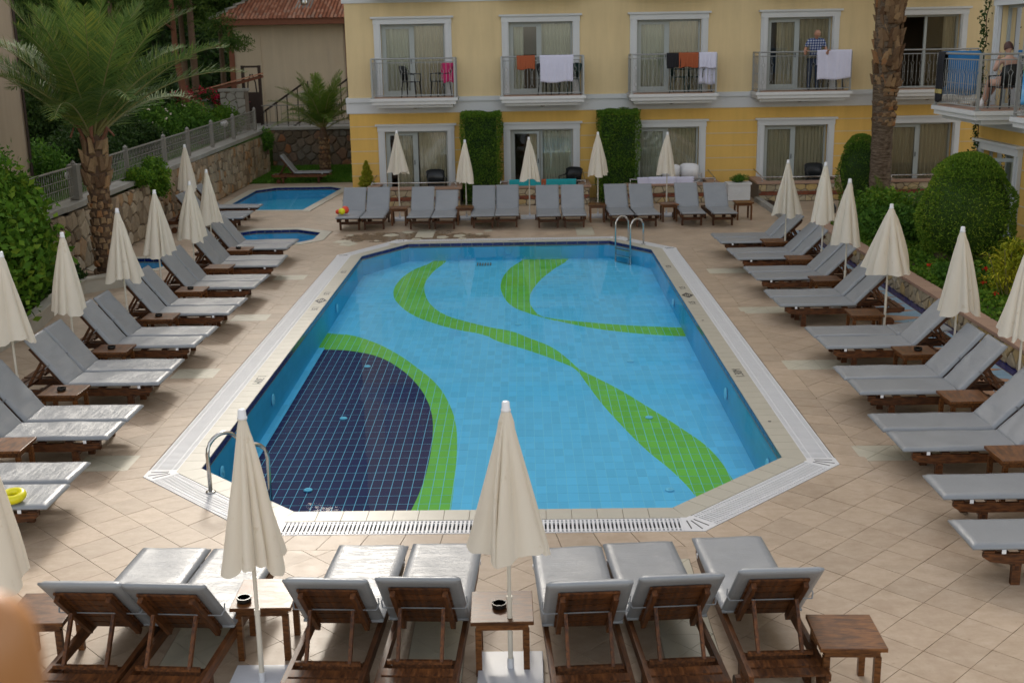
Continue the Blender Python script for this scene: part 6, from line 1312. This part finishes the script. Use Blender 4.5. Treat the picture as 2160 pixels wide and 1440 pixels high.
skin_body('shirt', [(0, -.02, .92, .165, .12), (0, -.08, 1.12, .17, .12), (0, -.17, 1.34, .175, .115), (0, -.20, 1.43, .09, .08), (-.19, -.18, 1.37, .072), (-.27, -.16, 1.20, .062), (.19, -.18, 1.37, .072), (.27, -.16, 1.20, .062)], [(0, 1), (1, 2), (2, 3), (2, 4), (4, 5), (2, 6), (6, 7)], M['shirt'], pm)
for s in (-1, 1): skin_body('forearm', [(s*.265, -.16, 1.22, .045), (s*.30, -.18, 1.10, .042), (s*.31, -.30, 1.00, .034), (s*.30, -.42, .99+.12, .028)], [(0, 1), (1, 2), (2, 3)], M['skin'], pm); hand(pm, (s*.30, -.42, 1.11), (-s*.1, -.9, .0), M['skin'])
skin_body('neck', [(0, -.20, 1.42, .058), (0, -.26, 1.50, .055)], [(0, 1)], M['skin'], pm); head(pm, (0, -.31, 1.56), .105, M['skin'], 0, R(42))
pw_ = empty('person', (9.72, 24.15, FL1+.02), R(180+10), label='woman in a teal swimsuit sitting on the wing balcony with her legs stretched out', cat='person')
# her local -y is the way she faces (towards the far end of the balcony)
skin_body('body', [(0, .02, .50, .15, .12), (0, .07, .70, .125, .10), (0, .06, .92, .13, .095), (0, .04, 1.02, .055), (0, .01, 1.10, .05),
  (-.17, .04, .95, .055), (-.24, -.02, .72, .042), (-.10, -.20, .72, .034), (.17, .04, .95, .055), (.24, -.06, .74, .042), (.12, -.16, .98, .032),
  (-.09, -.06, .47, .10), (-.11, -.42, .60, .075), (-.13, -.78, .26, .055), (-.13, -.98, .10, .038), (-.13, -1.08, .14, .032), (.09, -.06, .47, .10), (.10, -.44, .52, .075), (.09, -.60, .14, .052), (.09, -.66, .05, .038), (.09, -.80, .04, .03)],
  [(0, 1), (1, 2), (2, 3), (3, 4), (2, 5), (5, 6), (6, 7), (2, 8), (8, 9), (9, 10), (0, 11), (11, 12), (12, 13), (13, 14), (14, 15), (0, 16), (16, 17), (17, 18), (18, 19), (19, 20)], M['skin_fair'], pw_)
skin_body('swimsuit', [(0, .02, .48, .165, .135), (0, .07, .70, .137, .112), (0, .06, .88, .143, .106)], [(0, 1), (1, 2)], M['teal'], pw_)
hand(pw_, (-.10, -.20, .72), (.5, -.7, .0), M['skin_fair']); hand(pw_, (.12, -.16, .98), (-.3, .1, .8), M['skin_fair']); head(pw_, (0, -.02, 1.19), .10, M['skin_fair'], 0, R(22), M['hair'])
chair(9.72, 24.13, FL1+.02, R(190), DK, 'dark chair under the seated woman on the wing balcony')
fs = empty('footstool', (9.55, 25.35, FL1+.02), label='low white slatted stool under the seated woman\'s feet', cat='stool'); MB().box((0, 0, .10), (.4, .9, .03)).build('seat', M['kerb'], fs)
for sx in (-1, 1):
    for sy in (-1, 1): MB().box((sx*.17, sy*.4, .045), (.03, .03, .09)).build('leg', M['kerb'], fs)
bt = empty('bottle', (9.30, 24.25, FL1+.02), label='small water bottle on the balcony floor beside the woman', cat='bottle'); MB().lathe([(.035, 0), (.037, .14), (.015, .19), (.015, .22)], 12).build('bottle_body', M['whiteplastic'], bt, smooth=True)
